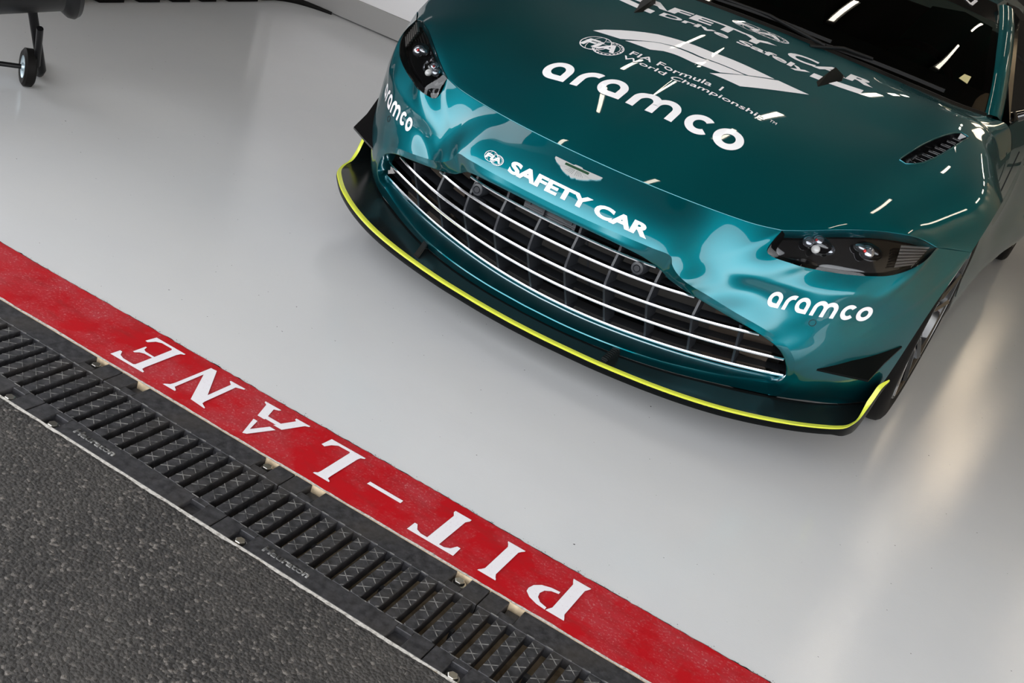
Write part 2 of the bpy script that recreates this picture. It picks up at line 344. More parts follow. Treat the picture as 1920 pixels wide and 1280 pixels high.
# ---------------------------------------------------------------- lettering shapes
def arc(cx, cy, rx, ry, a0, a1, n): return [(cx+rx*math.cos(math.radians(a0+(a1-a0)*i/n)), cy+ry*math.sin(math.radians(a0+(a1-a0)*i/n))) for i in range(n+1)]
def glyphs_aramco():
    """rounded lower case wordmark; unit height, returns a flat mesh"""
    bm = bmesh.new(); w = .27
    def ring_a(x):
        o = arc(x+.5, .5, .5, .5, 0, 270, 30)+[(x+.62, 0), (x+.8, 0), (x+1.0, 0), (x+1.0, .2), (x+1.0, .4)]
        i = arc(x+.5, .5, .5-w, .5-w*.95, 0, 270, 30)+[(x+.58, w*.95), (x+.66, w*.95), (x+1-w, w*.95), (x+1-w, .30), (x+1-w, .42)]
        quadstrip(bm, o+o[:1], i+i[:1])
    def ring_o(x, a0=0, a1=360, wd=1.): quadstrip(bm, arc(x+wd/2, .5, wd/2, .5, a0, a1, 40), arc(x+wd/2, .5, wd/2-w, .5-w*.97, a0, a1, 40))
    def hump(x, wd, first):
        r = wd/2
        o = [(x, 0), (x, .3)]+arc(x+r, 1-r, r, r, 180, 0, 18)+[(x+wd, .3), (x+wd, 0)]
        i = [(x+w, 0), (x+w, .3)]+arc(x+r, 1-r-.02, r-w, r-w*.95, 180, 0, 18)+[(x+wd-w, .3), (x+wd-w, 0)]
        quadstrip(bm, o, i)
    ring_a(0)
    x = 1.24                                              # r
    o = [(x, 0), (x, .3)]+arc(x+.55, .45, .55, .55, 180, 72, 14); i = [(x+w, 0), (x+w, .3)]+arc(x+.55, .45, .55-w, .55-w, 180, 72, 14); quadstrip(bm, o, i)
    ring_a(2.04)
    hump(3.30, .98, True); hump(4.28-w, .98, False)
    ring_o(5.26, 48, 322, .98); ring_o(6.30, 0, 360, 1.0)
    for v in bm.verts: v.co.x /= 7.3
    return bm
def fia_badge():
    bm = bmesh.new()
    for cx, a0, a1, r in ((.33, 0, 360, .33), (.67, -150, 130, .33)):
        ry = .46 if cx < .5 else .44; cy = .53 if cx < .5 else .45
        quadstrip(bm, arc(cx, cy, r, ry, a0, a1, 48), arc(cx, cy, r-.022, ry-.032, a0, a1, 48))
    quadstrip(bm, arc(.67, .45, .25, .33, -140, 110, 30), arc(.67, .45, .238, .314, -140, 110, 30))
    for k in range(15):
        a = -140+k*17; quadstrip(bm, arc(.67, .45, .315, .42, a, a+8, 2), arc(.67, .45, .275, .365, a, a+8, 2))
    quadstrip(bm, arc(.33, .53, .14, .46, 0, 360, 30), arc(.33, .53, .128, .445, 0, 360, 30))
    quadstrip(bm, [(0.01, .60), (.66, .60)], [(0.01, .585), (.66, .585)])
    t = text_bm('FiA', .035, .12); fit01(t)
    for v in t.verts: v.co.x = .06+v.co.x*.82; v.co.y = .26+v.co.y*.46; v.co.z = .0004
    me = bpy.data.meshes.new('x'); t.to_mesh(me); t.free(); bm.from_mesh(me); bpy.data.meshes.remove(me)
    for v in bm.verts: v.co.z = 0
    return bm
def apply2(bm, fn, step, off=0.):
    if step: slice_grid(bm, step)
    for v in bm.verts: v.co = Vector(fn(v.co.x, v.co.y))
def affine(p00, p10, p01):
    def f(u, v): return (p00[0]+u*(p10[0]-p00[0])+v*(p01[0]-p00[0]), p00[1]+u*(p10[1]-p00[1])+v*(p01[1]-p00[1]))
    return f
def place(bm, fn):
    for v in bm.verts: v.co.x, v.co.y = fn(v.co.x, v.co.y)
def onG(x, y, off=.0012):
    x = np.atleast_1d(np.asarray(x, float)); y = np.atleast_1d(np.asarray(y, float)); e = .004
    z = G_xy(np.abs(x), y); dx = (G_xy(np.abs(x+e), y)-z)/e; dy = (G_xy(np.abs(x), y+e)-z)/e
    n = np.stack([-dx, -dy, np.ones_like(dx)], -1); n /= np.linalg.norm(n, axis=1)[:, None]
    return np.stack([x, y, z], -1)+n*off
def onF(x, z, off=.0012):
    x = np.atleast_1d(np.asarray(x, float)); z = np.atleast_1d(np.asarray(z, float)); s = np.where(x >= 0, 1., -1.); ax = np.abs(x); r = 1.3+0*x
    for _ in range(25):
        u = np.arcsin(np.minimum(ax/r, .99)); r = .5*r+.5*FS(u, z)
    e = .004; r0 = FS(u, z); ru = (FS(u+e, z)-r0)/e; rz = (FS(u, z+e)-r0)/e; o = np.zeros_like(u)
    er = np.stack([np.sin(u), -np.cos(u), o], -1); eu = np.stack([np.cos(u), np.sin(u), o], -1)
    n = er-eu*(ru/r0)[:, None]-np.array([0, 0, 1.])*rz[:, None]; n /= np.linalg.norm(n, axis=1)[:, None]
    p = np.stack([r0*np.sin(u), YAX-r0*np.cos(u), z], -1)+n*off; p[:, 0] *= s; return p
_BVH = {}
def bvh(surf):
    o = {onG: 'bonnet', onF: 'bumper'}.get(surf)
    if not o or o not in bpy.data.objects: return None
    if o not in _BVH:
        from mathutils.bvhtree import BVHTree
        me = bpy.data.objects[o].data; _BVH[o] = BVHTree.FromPolygons([v.co for v in me.vertices], [tuple(p.vertices) for p in me.polygons])
    return _BVH[o]
def decal(bm, name, m, parent, surf, step=.02, label=None, off=.0012):
    if step: slice_grid(bm, step)
    vs = list(bm.verts); P = surf([v.co.x for v in vs], [v.co.y for v in vs], off)
    tree = bvh(surf)
    for v, p in zip(vs, P):
        v.co = p
        if tree:
            q, nrm, ix, ds = tree.find_nearest(Vector(p), .05)
            if q is not None: v.co = q+nrm*off*(1 if nrm.dot(Vector((0, -.6, .8))) > 0 else -1)
    o = fin(bm, name, m, parent, smooth=60)
    if label: o['label'] = label
    return o
def frame(pts):
    return lambda u, v: (pts[0][0]+u*(pts[1][0]-pts[0][0])+v*(pts[2][0]-pts[0][0]), pts[0][1]+u*(pts[1][1]-pts[0][1])+v*(pts[2][1]-pts[0][1]))
def surf_text(s, parent, surf, p00, p10, p01, bold=.02, step=.02, label=None, italic=0., m='white_vinyl', name='lettering', off=.0012):
    bm = text_bm(s, bold, italic); fit01(bm); place(bm, affine(p00, p10, p01)); return decal(bm, name, m, parent, surf, step, label, off)
# ================================================================ THE CAR
CAR = empty('sports_car', (-0.0297347, 0, 0), -0.05327176)
tag(CAR, 'teal green safety car with white lettering parked nose out on the pale garage floor', 'car')

# ---- bumper shell: ring round the grille, then skin out to bonnet, lamps, wheel arch and splitter
def A_(d): return (float(np.interp(d, [-24, -10, 5, 20, 35, 47.6], [.872, .886, .897, .908, .918, .927])), arch(d)[0], arch(d)[1])
KB = [  # (opening edge, crease, outer edge)
 ((0,.896,.4365),(0,.893,.462),(0,.985,.582)), ((.1,.8995,.4365),(.1,.8966,.462),(.1,.99,.5815)), ((.2,.910,.434),(.2,.9074,.462),(.2,1.005,.5805)), ((.270,.932,.425),(.28,.9212,.462),(.3,1.03,.579)),
 ((.312,.972,.400),(.329,.940,.457),(.372,1.053,.5785)), ((.324,.98,.392),(.339,.942,.439),(.463,1.086,.580)), ((.335,.985,.385),(.354,.947,.424),(.522,1.114,.586)),
 ((.355,.99,.379),(.378,.956,.410),(.517,1.076,.532)), ((.385,1.0,.371),(.401,.975,.399),(.5865,1.091,.5275)), ((.42,1.012,.363),(.436,1.0,.387),(.645,1.142,.527)),
 ((.50,1.036,.348),(.513,1.022,.371),(.705,1.186,.535)), ((.575,1.062,.334),(.587,1.055,.354),(.756,1.227,.546)), ((.612,1.085,.320),(.63,1.084,.337),(.796,1.267,.560)),
 ((.640,1.104,.304),(.663,1.101,.317),(.842,1.338,.603)), ((.660,1.118,.283),(.685,1.117,.290),(.852,1.402,.638)), ((.667,1.124,.270),(.690,1.125,.275),A_(47.6)),
 ((.672,1.130,.258),(.693,1.131,.262),A_(20)), ((.677,1.138,.238),(.697,1.145,.235),A_(-10)), ((.672,1.142,.218),(.694,1.151,.208),(.868,1.43,.165)),
 ((.662,1.140,.206),(.686,1.158,.184),(.81,1.32,.162)), ((.652,1.136,.201),(.673,1.164,.166),(.737,1.235,.160)), ((.640,1.131,.1975),(.652,1.160,.156),(.652,1.160,.156))]
KBOT = [((.56,1.083,.186),(.57,1.108,.152)), ((.48,1.042,.177),(.49,1.062,.147)), ((.384,.993,.170),(.39,1.015,.141)), ((.256,.957,.163),(.26,.974,.136)), ((.128,.938,.159),(.13,.952,.133)), ((0,.932,.158),(0,.945,.132))]
INN_B = [(.655,1.172,.214),(.57,1.135,.199),(.49,1.108,.189),(.387,1.079,.179),(.258,1.055,.170),(.129,1.040,.164),(0,1.035,.162)]
def seg_curve(K, breaks, n):
    out = []
    for a, b in zip(breaks[:-1], breaks[1:]):
        t = np.linspace(0, 1, (b-a)*n+1); c = crom(K[a:b+1], np.interp(t, np.linspace(0, 1, b-a+1), knots_t(K[a:b+1])))
        out.append(c if b == breaks[-1] else c[:-1])
    return np.vstack(out)
def knots_t(P):
    P = np.asarray(P, float)
    t = np.r_[0, np.cumsum(np.maximum(np.linalg.norm(np.diff(P, axis=0), axis=1), 1e-9)**.5)]; return t/t[-1]
KB = [((a[0], a[1]-q, a[2]+q*.3), b, o) for (a, b, o), q in zip(KB, [.006,.006,.007,.009,.011,.013,.014,.015,.015,.015,.016,.016,.016,.016,.014,.013,.012,.011,.010,.008,.004,0])]
NS = 9
BK = [0, 6, 14, 15, 18, 21]
Acv = seg_curve([k[0] for k in KB], [0, 21], NS); Bcv = seg_curve([k[1] for k in KB], [0, 21], NS); Ocv = seg_curve([k[2] for k in KB], BK, NS)
Abot = seg_curve([KB[-1][0]]+[k[0] for k in KBOT], [0, 6], NS); Jbot = seg_curve([KB[-1][1]]+[k[1] for k in KBOT], [0, 6], NS)
# inner edge of the opening
Itop = []
for p in [k[0] for k in KB]:
    c = np.array([.30, 1.05, .30]); p = np.array(p); Itop.append((p[0]-.012*(p[0] > .25), p[1]+.05, p[2]+(.012 if p[2] > .3 else -.004)))
Itop[-1] = INN_B[0]; Itop[-2] = (.662, 1.175, .218); Itop[-3] = (.668, 1.178, .224); Itop[-4] = (.672, 1.178, .24)
Icv = seg_curve(Itop, [0, 21], NS); Ibot = seg_curve(INN_B, [0, 6], NS)
A2 = np.vstack([Acv, Abot[1:]]); I2 = np.vstack([Icv, Ibot[1:]]); B2 = np.vstack([Bcv, Jbot[1:]])
rows = [I2, I2*.45+A2*.55, I2*.12+A2*.88, None, A2*.86+B2*.14, A2*.5+B2*.5, A2*.10+B2*.90, B2]
rows[3] = A2+(rows[2]+rows[4]-2*A2)*.22
rows[0] = I2
bm = bmesh.new()
gridmesh(bm, rows)
uvB = f_uv(Bcv); uvO = f_uv(Ocv)
V = []
vt = np.r_[0, .015, .04, np.linspace(.08, .96, 26), 1.]
for v in vt:
    q = uvB*(1-v)+uvO*v; P = F_pt(q[:, 0], q[:, 1])
    w = (1-v)**3; P = P+(Bcv-F_pt(uvB[:, 0], uvB[:, 1]))*w
    w = v**3; P = P+(Ocv-F_pt(uvO[:, 0], uvO[:, 1]))*w; V.append(P)
gridmesh(bm, V)
# turned-in rim along bonnet, lamp and wheel arch
def rim(curve, d, flip=False):
    c = np.asarray(curve); gridmesh(bm, [c, c+np.array(d)*.35+np.array([0, 0, 0]), c+np.array(d)], flip)
nO = {k: k*NS for k in range(22)}
rim(Ocv[nO[0]:nO[6]+1], (0, .012, -.020)); rim(Ocv[nO[6]:nO[14]+1], (.0, .012, -.016)); rim(Ocv[nO[14]:nO[15]+1], (0, .010, -.016)); rim(Ocv[nO[15]:nO[18]+1], (-.030, .004, 0))
recalc(bm); mirror_half(bm)
BUMPER = fin(bm, 'bumper', 'teal_paint', CAR, smooth=38, doubles=1e-4)

# ---- bonnet with the wings (clamshell)
front = seg_curve(SHUT[:-1]+[SHUT[-1]]+HLUP[1:]+[(.885,1.455,.640), ARCH[5]], [0, 6, 6+len(HLUP)-1, 6+len(HLUP)+1], NS)
gap = np.linspace(0, 1, len(front))
rear = crom(COWL+[(.80,2.43,.868),(.842,2.44,.80),(.862,2.45,.65),(.868,2.45,.40),(.88,2.45,.20)], len(front))
archc = crom(ARCH[5:], 60)
nc, nr = len(front), 72
archr = crom(ARCH[5:], nr)
def gshift(c, dy): c = c.copy(); c[:, 1] += dy; return c
gf, gr, ga = g_uv(front), g_uv(rear), g_uv(archr); gc_ = np.c_[np.zeros(nr), np.linspace(front[0][1], rear[0][1], nr)]
# even spacing along the front for s
s_ = np.linspace(0, 1, nc)[None, :, None]; t_ = (np.linspace(0, 1, nr))[:, None, None]
Dm = (1-t_)*gf[None]+t_*gr[None]+(1-s_)*gc_[:, None]+s_*ga[:, None]-((1-t_)*(1-s_)*gf[0]+(1-t_)*s_*gf[-1]+t_*(1-s_)*gr[0]+t_*s_*gr[-1])
P = G_pt(Dm[..., 0], Dm[..., 1])
def pin_edge(P, idx, target, base, axis):
    d = target-base; n = P.shape[axis]
    for k in range(n):
        w = max(0, 1-abs(k-idx)/5.)
        if w: 
            if axis == 0: P[k] += d*w*w
            else: P[:, k] += d*w*w
pin_edge(P, 0, front, P[0].copy(), 0); pin_edge(P, nr-1, rear, P[-1].copy(), 0); pin_edge(P, nc-1, archr, P[:, -1].copy(), 1)
P[0] += np.array([0, .0045, .001]); 
VENT = [(.6486,1.5647),(.653,1.60),(.660,1.645),(.6702,1.7069),(.684,1.765),(.7000,1.822),(.716,1.872),(.7294,1.905),(.7538,1.912),(.750,1.865),(.7429,1.8125),(.734,1.745),(.7200,1.668),(.703,1.610),(.6884,1.585),(.668,1.562)]
bm = bmesh.new(); gridmesh(bm, P)
c0 = P[0]; gridmesh(bm, [c0+np.array([0, .004, -.022]), c0+np.array([0, -.0012, -.004]), c0])
c1 = P[:, -1]; gridmesh(bm, [c1, c1+np.array([-.004, 0, -.002]), c1+np.array([-.035, 0, 0])])
# cut the vent openings
for i in range(len(VENT)):
    a, b = Vector(VENT[i]), Vector(VENT[(i+1) % len(VENT)]); d = b-a
    near = [f for f in bm.faces if .60 < f.calc_center_median().x < .80 and 1.50 < f.calc_center_median().y < 1.98 and f.calc_center_median().z > .6]
    gs = list({*near, *[e for f in near for e in f.edges], *[v for f in near for v in f.verts]})
    bmesh.ops.bisect_plane(bm, geom=gs, dist=1e-6, plane_co=(a.x, a.y, 0), plane_no=(d.y, -d.x, 0))
def inpoly(x, y, poly):
    c = False
    for i in range(len(poly)):
        (x1, y1), (x2, y2) = poly[i], poly[i-1]
        if (y1 > y) != (y2 > y) and x < (x2-x1)*(y-y1)/(y2-y1)+x1: c = not c
    return c
dead = [f for f in bm.faces if f.calc_center_median().z > .6 and inpoly(f.calc_center_median().x, f.calc_center_median().y, VENT)]
bmesh.ops.delete(bm, geom=dead, context='FACES')
recalc(bm)
if sum(f.normal.z for f in bm.faces) < 0: bmesh.ops.reverse_faces(bm, faces=bm.faces)
mirror_half(bm)
HOOD = fin(bm, 'bonnet', 'teal_paint', CAR, smooth=40)
for s in (1, -1):
    bm = bmesh.new(); top = onG([p[0] for p in VENT], [p[1] for p in VENT], 0.)
    top = np.vstack([top, top[:1]]); c = top.mean(0); low = top+np.array([0, 0, -.035]); low[:, :2] = c[:2]+(low[:, :2]-c[:2])*.93; mid = top+np.array([0, 0, -.004])
    gridmesh(bm, [top, mid, low]); fl = [bm.verts.new(p) for p in low[:-1]]; bm.faces.new(fl)
    rr = bmesh.ops.create_cube  # slats inside the vent
    for y in np.arange(1.62, 1.90, .035):
        xs = [.655+(y-1.56)*.21, .715+(y-1.66)*.13]; zz = float(G_xy(np.array([.7]), np.array([y]))[0])-.022
        box(bm, xs[0], xs[1], y-.002, y+.002, zz-.012, zz+.010)
    for v in bm.verts: v.co.x *= s
    recalc(bm); fin(bm, 'vent', 'black_gloss', HOOD, smooth=30)
    tr_ = bmesh.new(); tube(tr_, [Vector((p[0]*s, p[1], p[2]+.0005)) for p in top], .0022, 6, False); fin(tr_, 'vent_rim', 'teal_paint', HOOD, smooth=60)

# ---- lettering on the bonnet
bm = glyphs_aramco(); place(bm, affine((-.2995, 1.198), (.3060, 1.222), (-.2995, 1.2815))); decal(bm, 'lettering', 'white_vinyl', HOOD, onG, .02, 'large white word "aramco" across the bonnet')
def poly_decal(P_, parent, surf, step=.02, label=None, name='emblem', m='white_vinyl', off=.0012):
    bm = bmesh.new(); poly2d(bm, P_); return decal(bm, name, m, parent, surf, step, label, off)
F1a = [(-.3215,1.5235),(-.30,1.556),(-.2642,1.590),(-.235,1.613),(-.205,1.632),(-.1683,1.6500),(-.13,1.658),(-.09,1.6645),(0.,1.6745),(.1405,1.6745),(.2108,1.6765),(.1495,1.6160),(.1300,1.6125),(.0366,1.6125),(-.0306,1.612),(-.07,1.6085),(-.1000,1.6025),(-.1300,1.592),(-.1550,1.578),(-.1736,1.5642),(-.2286,1.5235)]
F1b = [(-.2124,1.5220),(-.1711,1.5600),(-.1500,1.577),(-.1250,1.590),(-.095,1.598),(-.0457,1.6015),(.0396,1.6065),(.1420,1.6075),(.0870,1.5545),(.0650,1.5536),(-.0040,1.5545),(-.0500,1.5530),(-.0664,1.5510),(-.0956,1.5430),(-.1268,1.5190)]
F1c = [(.0667,1.5245),(.1380,1.6000),(.2222,1.6790),(.3205,1.6880),(.2500,1.6150),(.1652,1.5255)]
for pl in (F1a, F1b, F1c): poly_decal(pl, HOOD, onG, .02, 'white slanted racing series emblem stripe on the bonnet')
surf_text('FIA Formula 1', HOOD, onG, (-.1539, 1.4405), (.1395, 1.4480), (-.1560, 1.4700), .008, .02, 'small white line reading FIA Formula 1')
surf_text('World Championship', HOOD, onG, (-.1590, 1.3975), (.2960, 1.4040), (-.1590, 1.4275), .008, .02, 'small white line reading World Championship')
surf_text('TM', HOOD, onG, (.3075, 1.421), (.3290, 1.421), (.3065, 1.434), .0, .02)
bm = fia_badge(); place(bm, affine((-.3095, 1.383), (-.1730, 1.383), (-.3095, 1.497))); decal(bm, 'badge', 'white_vinyl', HOOD, onG, .03, 'white round FIA badge left of the slanted emblem')
surf_text('SAFETY', HOOD, onG, (-.4420, 1.872), (.1150, 1.862), (-.4420, 1.930), .035, .02, 'wide white word SAFETY at the rear of the bonnet')
surf_text('CAR', HOOD, onG, (.1612, 1.872), (.4380, 1.922), (.1612, 1.930), .035, .02, 'wide white word CAR at the rear of the bonnet')
surf_text('Drive Safely', HOOD, onG, (-.2506, 1.803), (.2620, 1.803), (-.2506, 1.8500), .028, .02, 'white words Drive Safely')
poly_decal([(-.4428,1.831),(-.2757,1.806),(-.2761,1.838),(-.4428,1.866)], HOOD, onG, .02, 'white underline bar'); poly_decal([(.2715,1.811),(.4262,1.838),(.4247,1.875),(.2724,1.846)], HOOD, onG, .02, 'white underline bar')
bm = fia_badge(); place(bm, affine((-.0720, 1.955), (.1302, 1.955), (-.0720, 2.016))); decal(bm, 'badge', 'white_vinyl', HOOD, onG, .03, 'white FIA badge close to the windscreen')
# hood pins
for s in (1, -1):
    bm = bmesh.new(); b0 = onG([.296, .318, .356, .340, .316], [1.868, 1.783, 1.892, 1.905, 1.905], 0.); b0 = onG([.300, .316, .352, .345, .310], [1.800, 1.770, 1.880, 1.925, 1.905], 0.)
    top = [b0[1]*.5+b0[0]*.5+np.array([0, .02, .006]), b0[2]*.5+b0[3]*.5+np.array([-.004, 0, .010]), b0[4]+np.array([.004, -.004, .022]), b0[0]*.4+b0[4]*.6+np.array([.004, 0, .018])]
    bv = [bm.verts.new(p) for p in b0]; tv = [bm.verts.new(p) for p in top]
    bmesh.ops.convex_hull(bm, input=bv+tv)
    for v in bm.verts: v.co.x *= s
    recalc(bm); o = fin(bm, 'aero_fin', 'splitter_black', HOOD, smooth=25); o['label'] = 'small black fin on the bonnet'

# ---- lettering on the nose
fSC = lambda u, v: (u, v)
def nose_pt(u, v):   # text frame along the nose: u in x, v 0..1 from foot to head of the letters
    return u, .4815+v*.0295-.030*max(0, u-.02)*.9
bm = text_bm('SAFETY CAR', .045); fit01(bm)
for v in bm.verts:
    x = -.1575+v.co.x*.4160; v.co.y = nose_pt(x, v.co.y)[1]; v.co.x = x
decal(bm, 'lettering', 'white_vinyl', BUMPER, onF, .02, 'bold white words SAFETY CAR on the nose')
bm = fia_badge(); place(bm, affine((-.2440, .4790), (-.1800, .4810), (-.2440, .5070))); decal(bm, 'badge', 'white_vinyl', BUMPER, onF, .03, 'small white round FIA badge on the nose')
bm = glyphs_aramco(); place(bm, affine((.5655, .4065), (.7915, .4290), (.5690, .4500))); decal(bm, 'lettering', 'white_vinyl', BUMPER, onF, .02, 'white word aramco below the nearer headlamp')
bm = glyphs_aramco(); place(bm, affine((-.7915, .4290), (-.5655, .4065), (-.7880, .4700))); decal(bm, 'lettering', 'white_vinyl', BUMPER, onF, .02, 'white word aramco below the farther headlamp')
# winged badge
half = [(0,.5595),(.010,.5592),(.014,.5570),(.035,.5573),(.0705,.5575),(.0690,.5530),(.060,.5480),(.046,.5445),(.040,.5405),(.030,.5370),(.020,.5345),(.013,.5330),(.009,.5345),(.0035,.5315),(0,.5312)]
wing = [(x+.0095, z) for x, z in half]+[(-x+.0095, z) for x, z in half[::-1][1:-1]]
bm = bmesh.new(); poly2d(bm, wing); slice_grid(bm, .012); vs = list(bm.verts); Pp = onF([v.co.x for v in vs], [v.co.y for v in vs], .0035)
for v, p in zip(vs, Pp): v.co = p
be = [e for e in bm.edges if e.is_boundary]; r_ = bmesh.ops.extrude_edge_only(bm, edges=be)
for v in [e for e in r_['geom'] if isinstance(e, bmesh.types.BMVert)]: v.co += Vector((0, .0035, -.0025))
recalc(bm); BADGE = fin(bm, 'wing_badge', 'chrome', BUMPER, smooth=30); BADGE['label'] = 'silver winged badge with a green bar'; BADGE.data.materials[0] = mat('badge_silver', (.80, .81, .80), .28, metal=.65)
bm = bmesh.new(); poly2d(bm, [(-.0265,.5500),(.0440,.5505),(.0440,.5555),(-.0265,.5550)]); decal(bm, 'badge_bar', 'badge_enamel', BUMPER, onF, .02, off=.0042)
GRV = []
for k in range(-7, 8):
    if k == 0: continue
    a = k*.09; bm = bmesh.new(); x0 = .0095+k*.0028; x1 = .0095+k*.0052+(.004*k if abs(k) > 5 else 0)
    poly2d(bm, [(x0-.00035,.5490),(x0+.00035,.5490),(x1+.00035,.5375+.0006*abs(k)),(x1-.00035,.5375+.0006*abs(k))]); GRV.append(decal(bm, 'feather_groove', 'black_plastic', BUMPER, onF, 0, off=.0041))
bm = bmesh.new()
for g in GRV: bm.from_mesh(g.data)
for g in GRV: bpy.data.objects.remove(g)
fin(bm, 'badge_feathering', 'black_plastic', BUMPER)
# tow cap and parking sensor discs
for s in (1, -1):
    c = np.array([.6837, .3992]); bm = bmesh.new(); pts = [(c[0]+.0075*math.cos(t), c[1]+.0085*math.sin(t)) for t in np.linspace(0, 2*PI, 25)]
    Q = onF([p[0]*s for p in pts], [p[1] for p in pts], .0006); tube(bm, Q, .0007, 5, False); o = fin(bm, 'parking_sensor', 'black_plastic', BUMPER, smooth=60)

# ---- grille
GR = empty('grille'); GR.parent = CAR
BARS = [  # (half width, [(x, y, z)...])
 [(0,.9405,.400),(.1,.944,.400),(.195,.955,.400),(.291,.981,.4005)],
 [(0,.926,.3585),(.1,.929,.3585),(.2,.940,.3585),(.305,.968,.360),(.405,1.013,.363)],
 [(0,.921,.304),(.112,.927,.305),(.224,.942,.307),(.336,.970,.311),(.448,1.010,.317),(.582,1.079,.3255)],
 [(0,.972,.239),(.126,.977,.240),(.252,.995,.243),(.401,1.043,.2495),(.539,1.090,.259),(.654,1.146,.270)],
 [(0,1.028,.168),(.129,1.034,.170),(.258,1.051,.175),(.402,1.084,.185),(.48,1.105,.193),(.578,1.139,.206),(.666,1.168,.221)]]
def bar_surface(z):
    """centre line of the grille face at height z, as y(x)"""
    pass
BC = []
for i, b in enumerate(BARS):
    b = np.array(b); X = b[:, 0]; A4 = np.stack([np.ones_like(X), X**2, X**4], 1); wgt = np.where(X == 0, .4, 1.)[:, None]
    ky = np.linalg.lstsq(A4*wgt, b[:, 1]*wgt[:, 0], rcond=None)[0]; kz = np.linalg.lstsq(A4[:, :2]*wgt, b[:, 2]*wgt[:, 0], rcond=None)[0]; xx = np.linspace(0, X[-1], 60)
    c = np.stack([xx, ky[0]+ky[1]*xx**2+ky[2]*xx**4, kz[0]+kz[1]*xx**2], 1); full = np.vstack([(c*[-1, 1, 1])[::-1][:-1], c]); BC.append(full)
    bm = bmesh.new(); h = .0042
    prof = [(0, -h), (-.0025, -h*.5), (-.003, h*.2), (-.001, h), (.012, h*1.25), (.028, h*.8), (.028, -h*.8), (.010, -h*1.2)]
    R = []
    for dy, dz in prof+prof[:1]: R.append(full+np.array([0, dy, dz]))
    gridmesh(bm, R); bm.faces.new([bm.verts.new(r[0]) for r in R[:-1]]); bm.faces.new([bm.verts.new(r[-1]) for r in R[:-1]])
    recalc(bm); fin(bm, 'chrome_bar', 'chrome', GR, smooth=35)
    bm = bmesh.new(); R = [full+np.array([0, dy, dz]) for dy, dz in [(.028, .003), (.085, .002), (.085, -.002), (.028, -.003), (.028, .003)]]; gridmesh(bm, R); recalc(bm); fin(bm, 'shelf', 'grille_plastic', GR, smooth=30)
def face_y(x, z):
    ys, zs = [], []
    for b in BC: zs.append(np.interp(abs(x), b[59:, 0], b[59:, 2])); ys.append(np.interp(abs(x), b[59:, 0], b[59:, 1]))
    o = np.argsort(zs); return float(np.interp(z, np.array(zs)[o], np.array(ys)[o]))
for k in range(-5, 6):
    x = .0575+.117*k-.0 if False else .115*k-.040
    if abs(x) > .60: continue
    zt = float(np.interp(abs(x), [0, .2, .30, .42, .50, .585, .64, .67], [.445, .440, .400, .362, .348, .330, .300, .27])); zb = float(np.interp(abs(x), [0, .3, .66], [.163, .172, .214]))
    zz = np.linspace(zb, zt, 14); F_ = [(x, face_y(x, z)+.006, z) for z in zz]; B_ = [(x*.985, face_y(x, z)+.075, z) for z in zz]
    bm = bmesh.new(); w = .0032
    gridmesh(bm, [[(p[0]-w, p[1], p[2]) for p in B_], [(p[0]-w, p[1], p[2]) for p in F_], [(p[0]+w, p[1], p[2]) for p in F_], [(p[0]+w, p[1], p[2]) for p in B_]]); recalc(bm)
    fin(bm, 'vertical_vane', 'grille_plastic', GR, smooth=30)
bm = bmesh.new(); box(bm, -.62, .62, 1.30, 1.32, .13, .46); fin(bm, 'radiator', 'mesh_screen', GR)
bm = bmesh.new()
gridmesh(bm, [[(-.60, 1.20, .42), (0, 1.02, .47), (.60, 1.20, .42)], [(-.60, 1.32, .42), (0, 1.32, .47), (.60, 1.32, .42)], [(-.66, 1.32, .12), (0, 1.32, .12), (.66, 1.32, .12)], [(-.66, 1.20, .12), (0, 1.06, .12), (.66, 1.20, .12)]]); fin(bm, 'intake_box', 'deep_black', GR)
for s in (1, -1):
    bm = bmesh.new(); box(bm, .42, .60, 1.225, 1.235, .20, .33)
    for v in bm.verts: v.co.x *= s
    o = fin(bm, 'side_screen', 'brown_mesh', GR)
    bm = bmesh.new(); y0 = .968; lathe(bm, [(y0-.010, 0), (y0-.010, .008), (y0-.006, .008), (y0-.010, .0105), (y0-.008, .0165), (y0+.004, .0205), (y0+.03, .0205)], 'Y', 28, (.251*s, 0, .383)); recalc(bm); fin(bm, 'parking_sensor', 'grille_plastic', GR, smooth=40)
    bm = bmesh.new(); tube(bm, [(.02*s, 1.10, .40), (.115*s-.02, 1.12, .20)], .0035, 6); fin(bm, 'stay_rod', 'grille_plastic', GR, smooth=40)
bm = bmesh.new(); box(bm, -.105, .055, .960, .985, .405, .440); box(bm, -.10, -.085, .955, .962, .412, .430); box(bm, .02, .045, .955, .962, .410, .430); box(bm, -.06, .0, .957, .962, .416, .424); fin(bm, 'radar_unit', 'grille_plastic', GR)

# ---- splitter
YEL = [(0,.872,.122),(.084,.875,.122),(.168,.880,.1235),(.252,.889,.1245),(.336,.902,.127),(.42,.921,.129),(.504,.946,.132),(.588,.981,.1355),(.672,1.027,.1405),(.756,1.087,.146),(.815,1.142,.150),(.846,1.176,.153),(.863,1.204,.155),(.873,1.235,.160),(.880,1.275,.167),(.884,1.303,.191),(.888,1.322,.219),(.892,1.341,.251),(.899,1.361,.269)]
JUN2 = [(0,.960,.128),(.084,.962,.128),(.168,.968,.129),(.252,.982,.131),(.336,1.003,.134),(.42,1.035,.138),(.504,1.078,.143),(.588,1.128,.147),(.672,1.180,.152),(.75,1.248,.156),(.80,1.31,.158),(.83,1.36,.159),(.845,1.39,.160),(.855,1.41,.161),(.864,1.425,.162),(.868,1.43,.165),(.869,1.43,.175),(.870,1.43,.185),(.871,1.43,.195)]
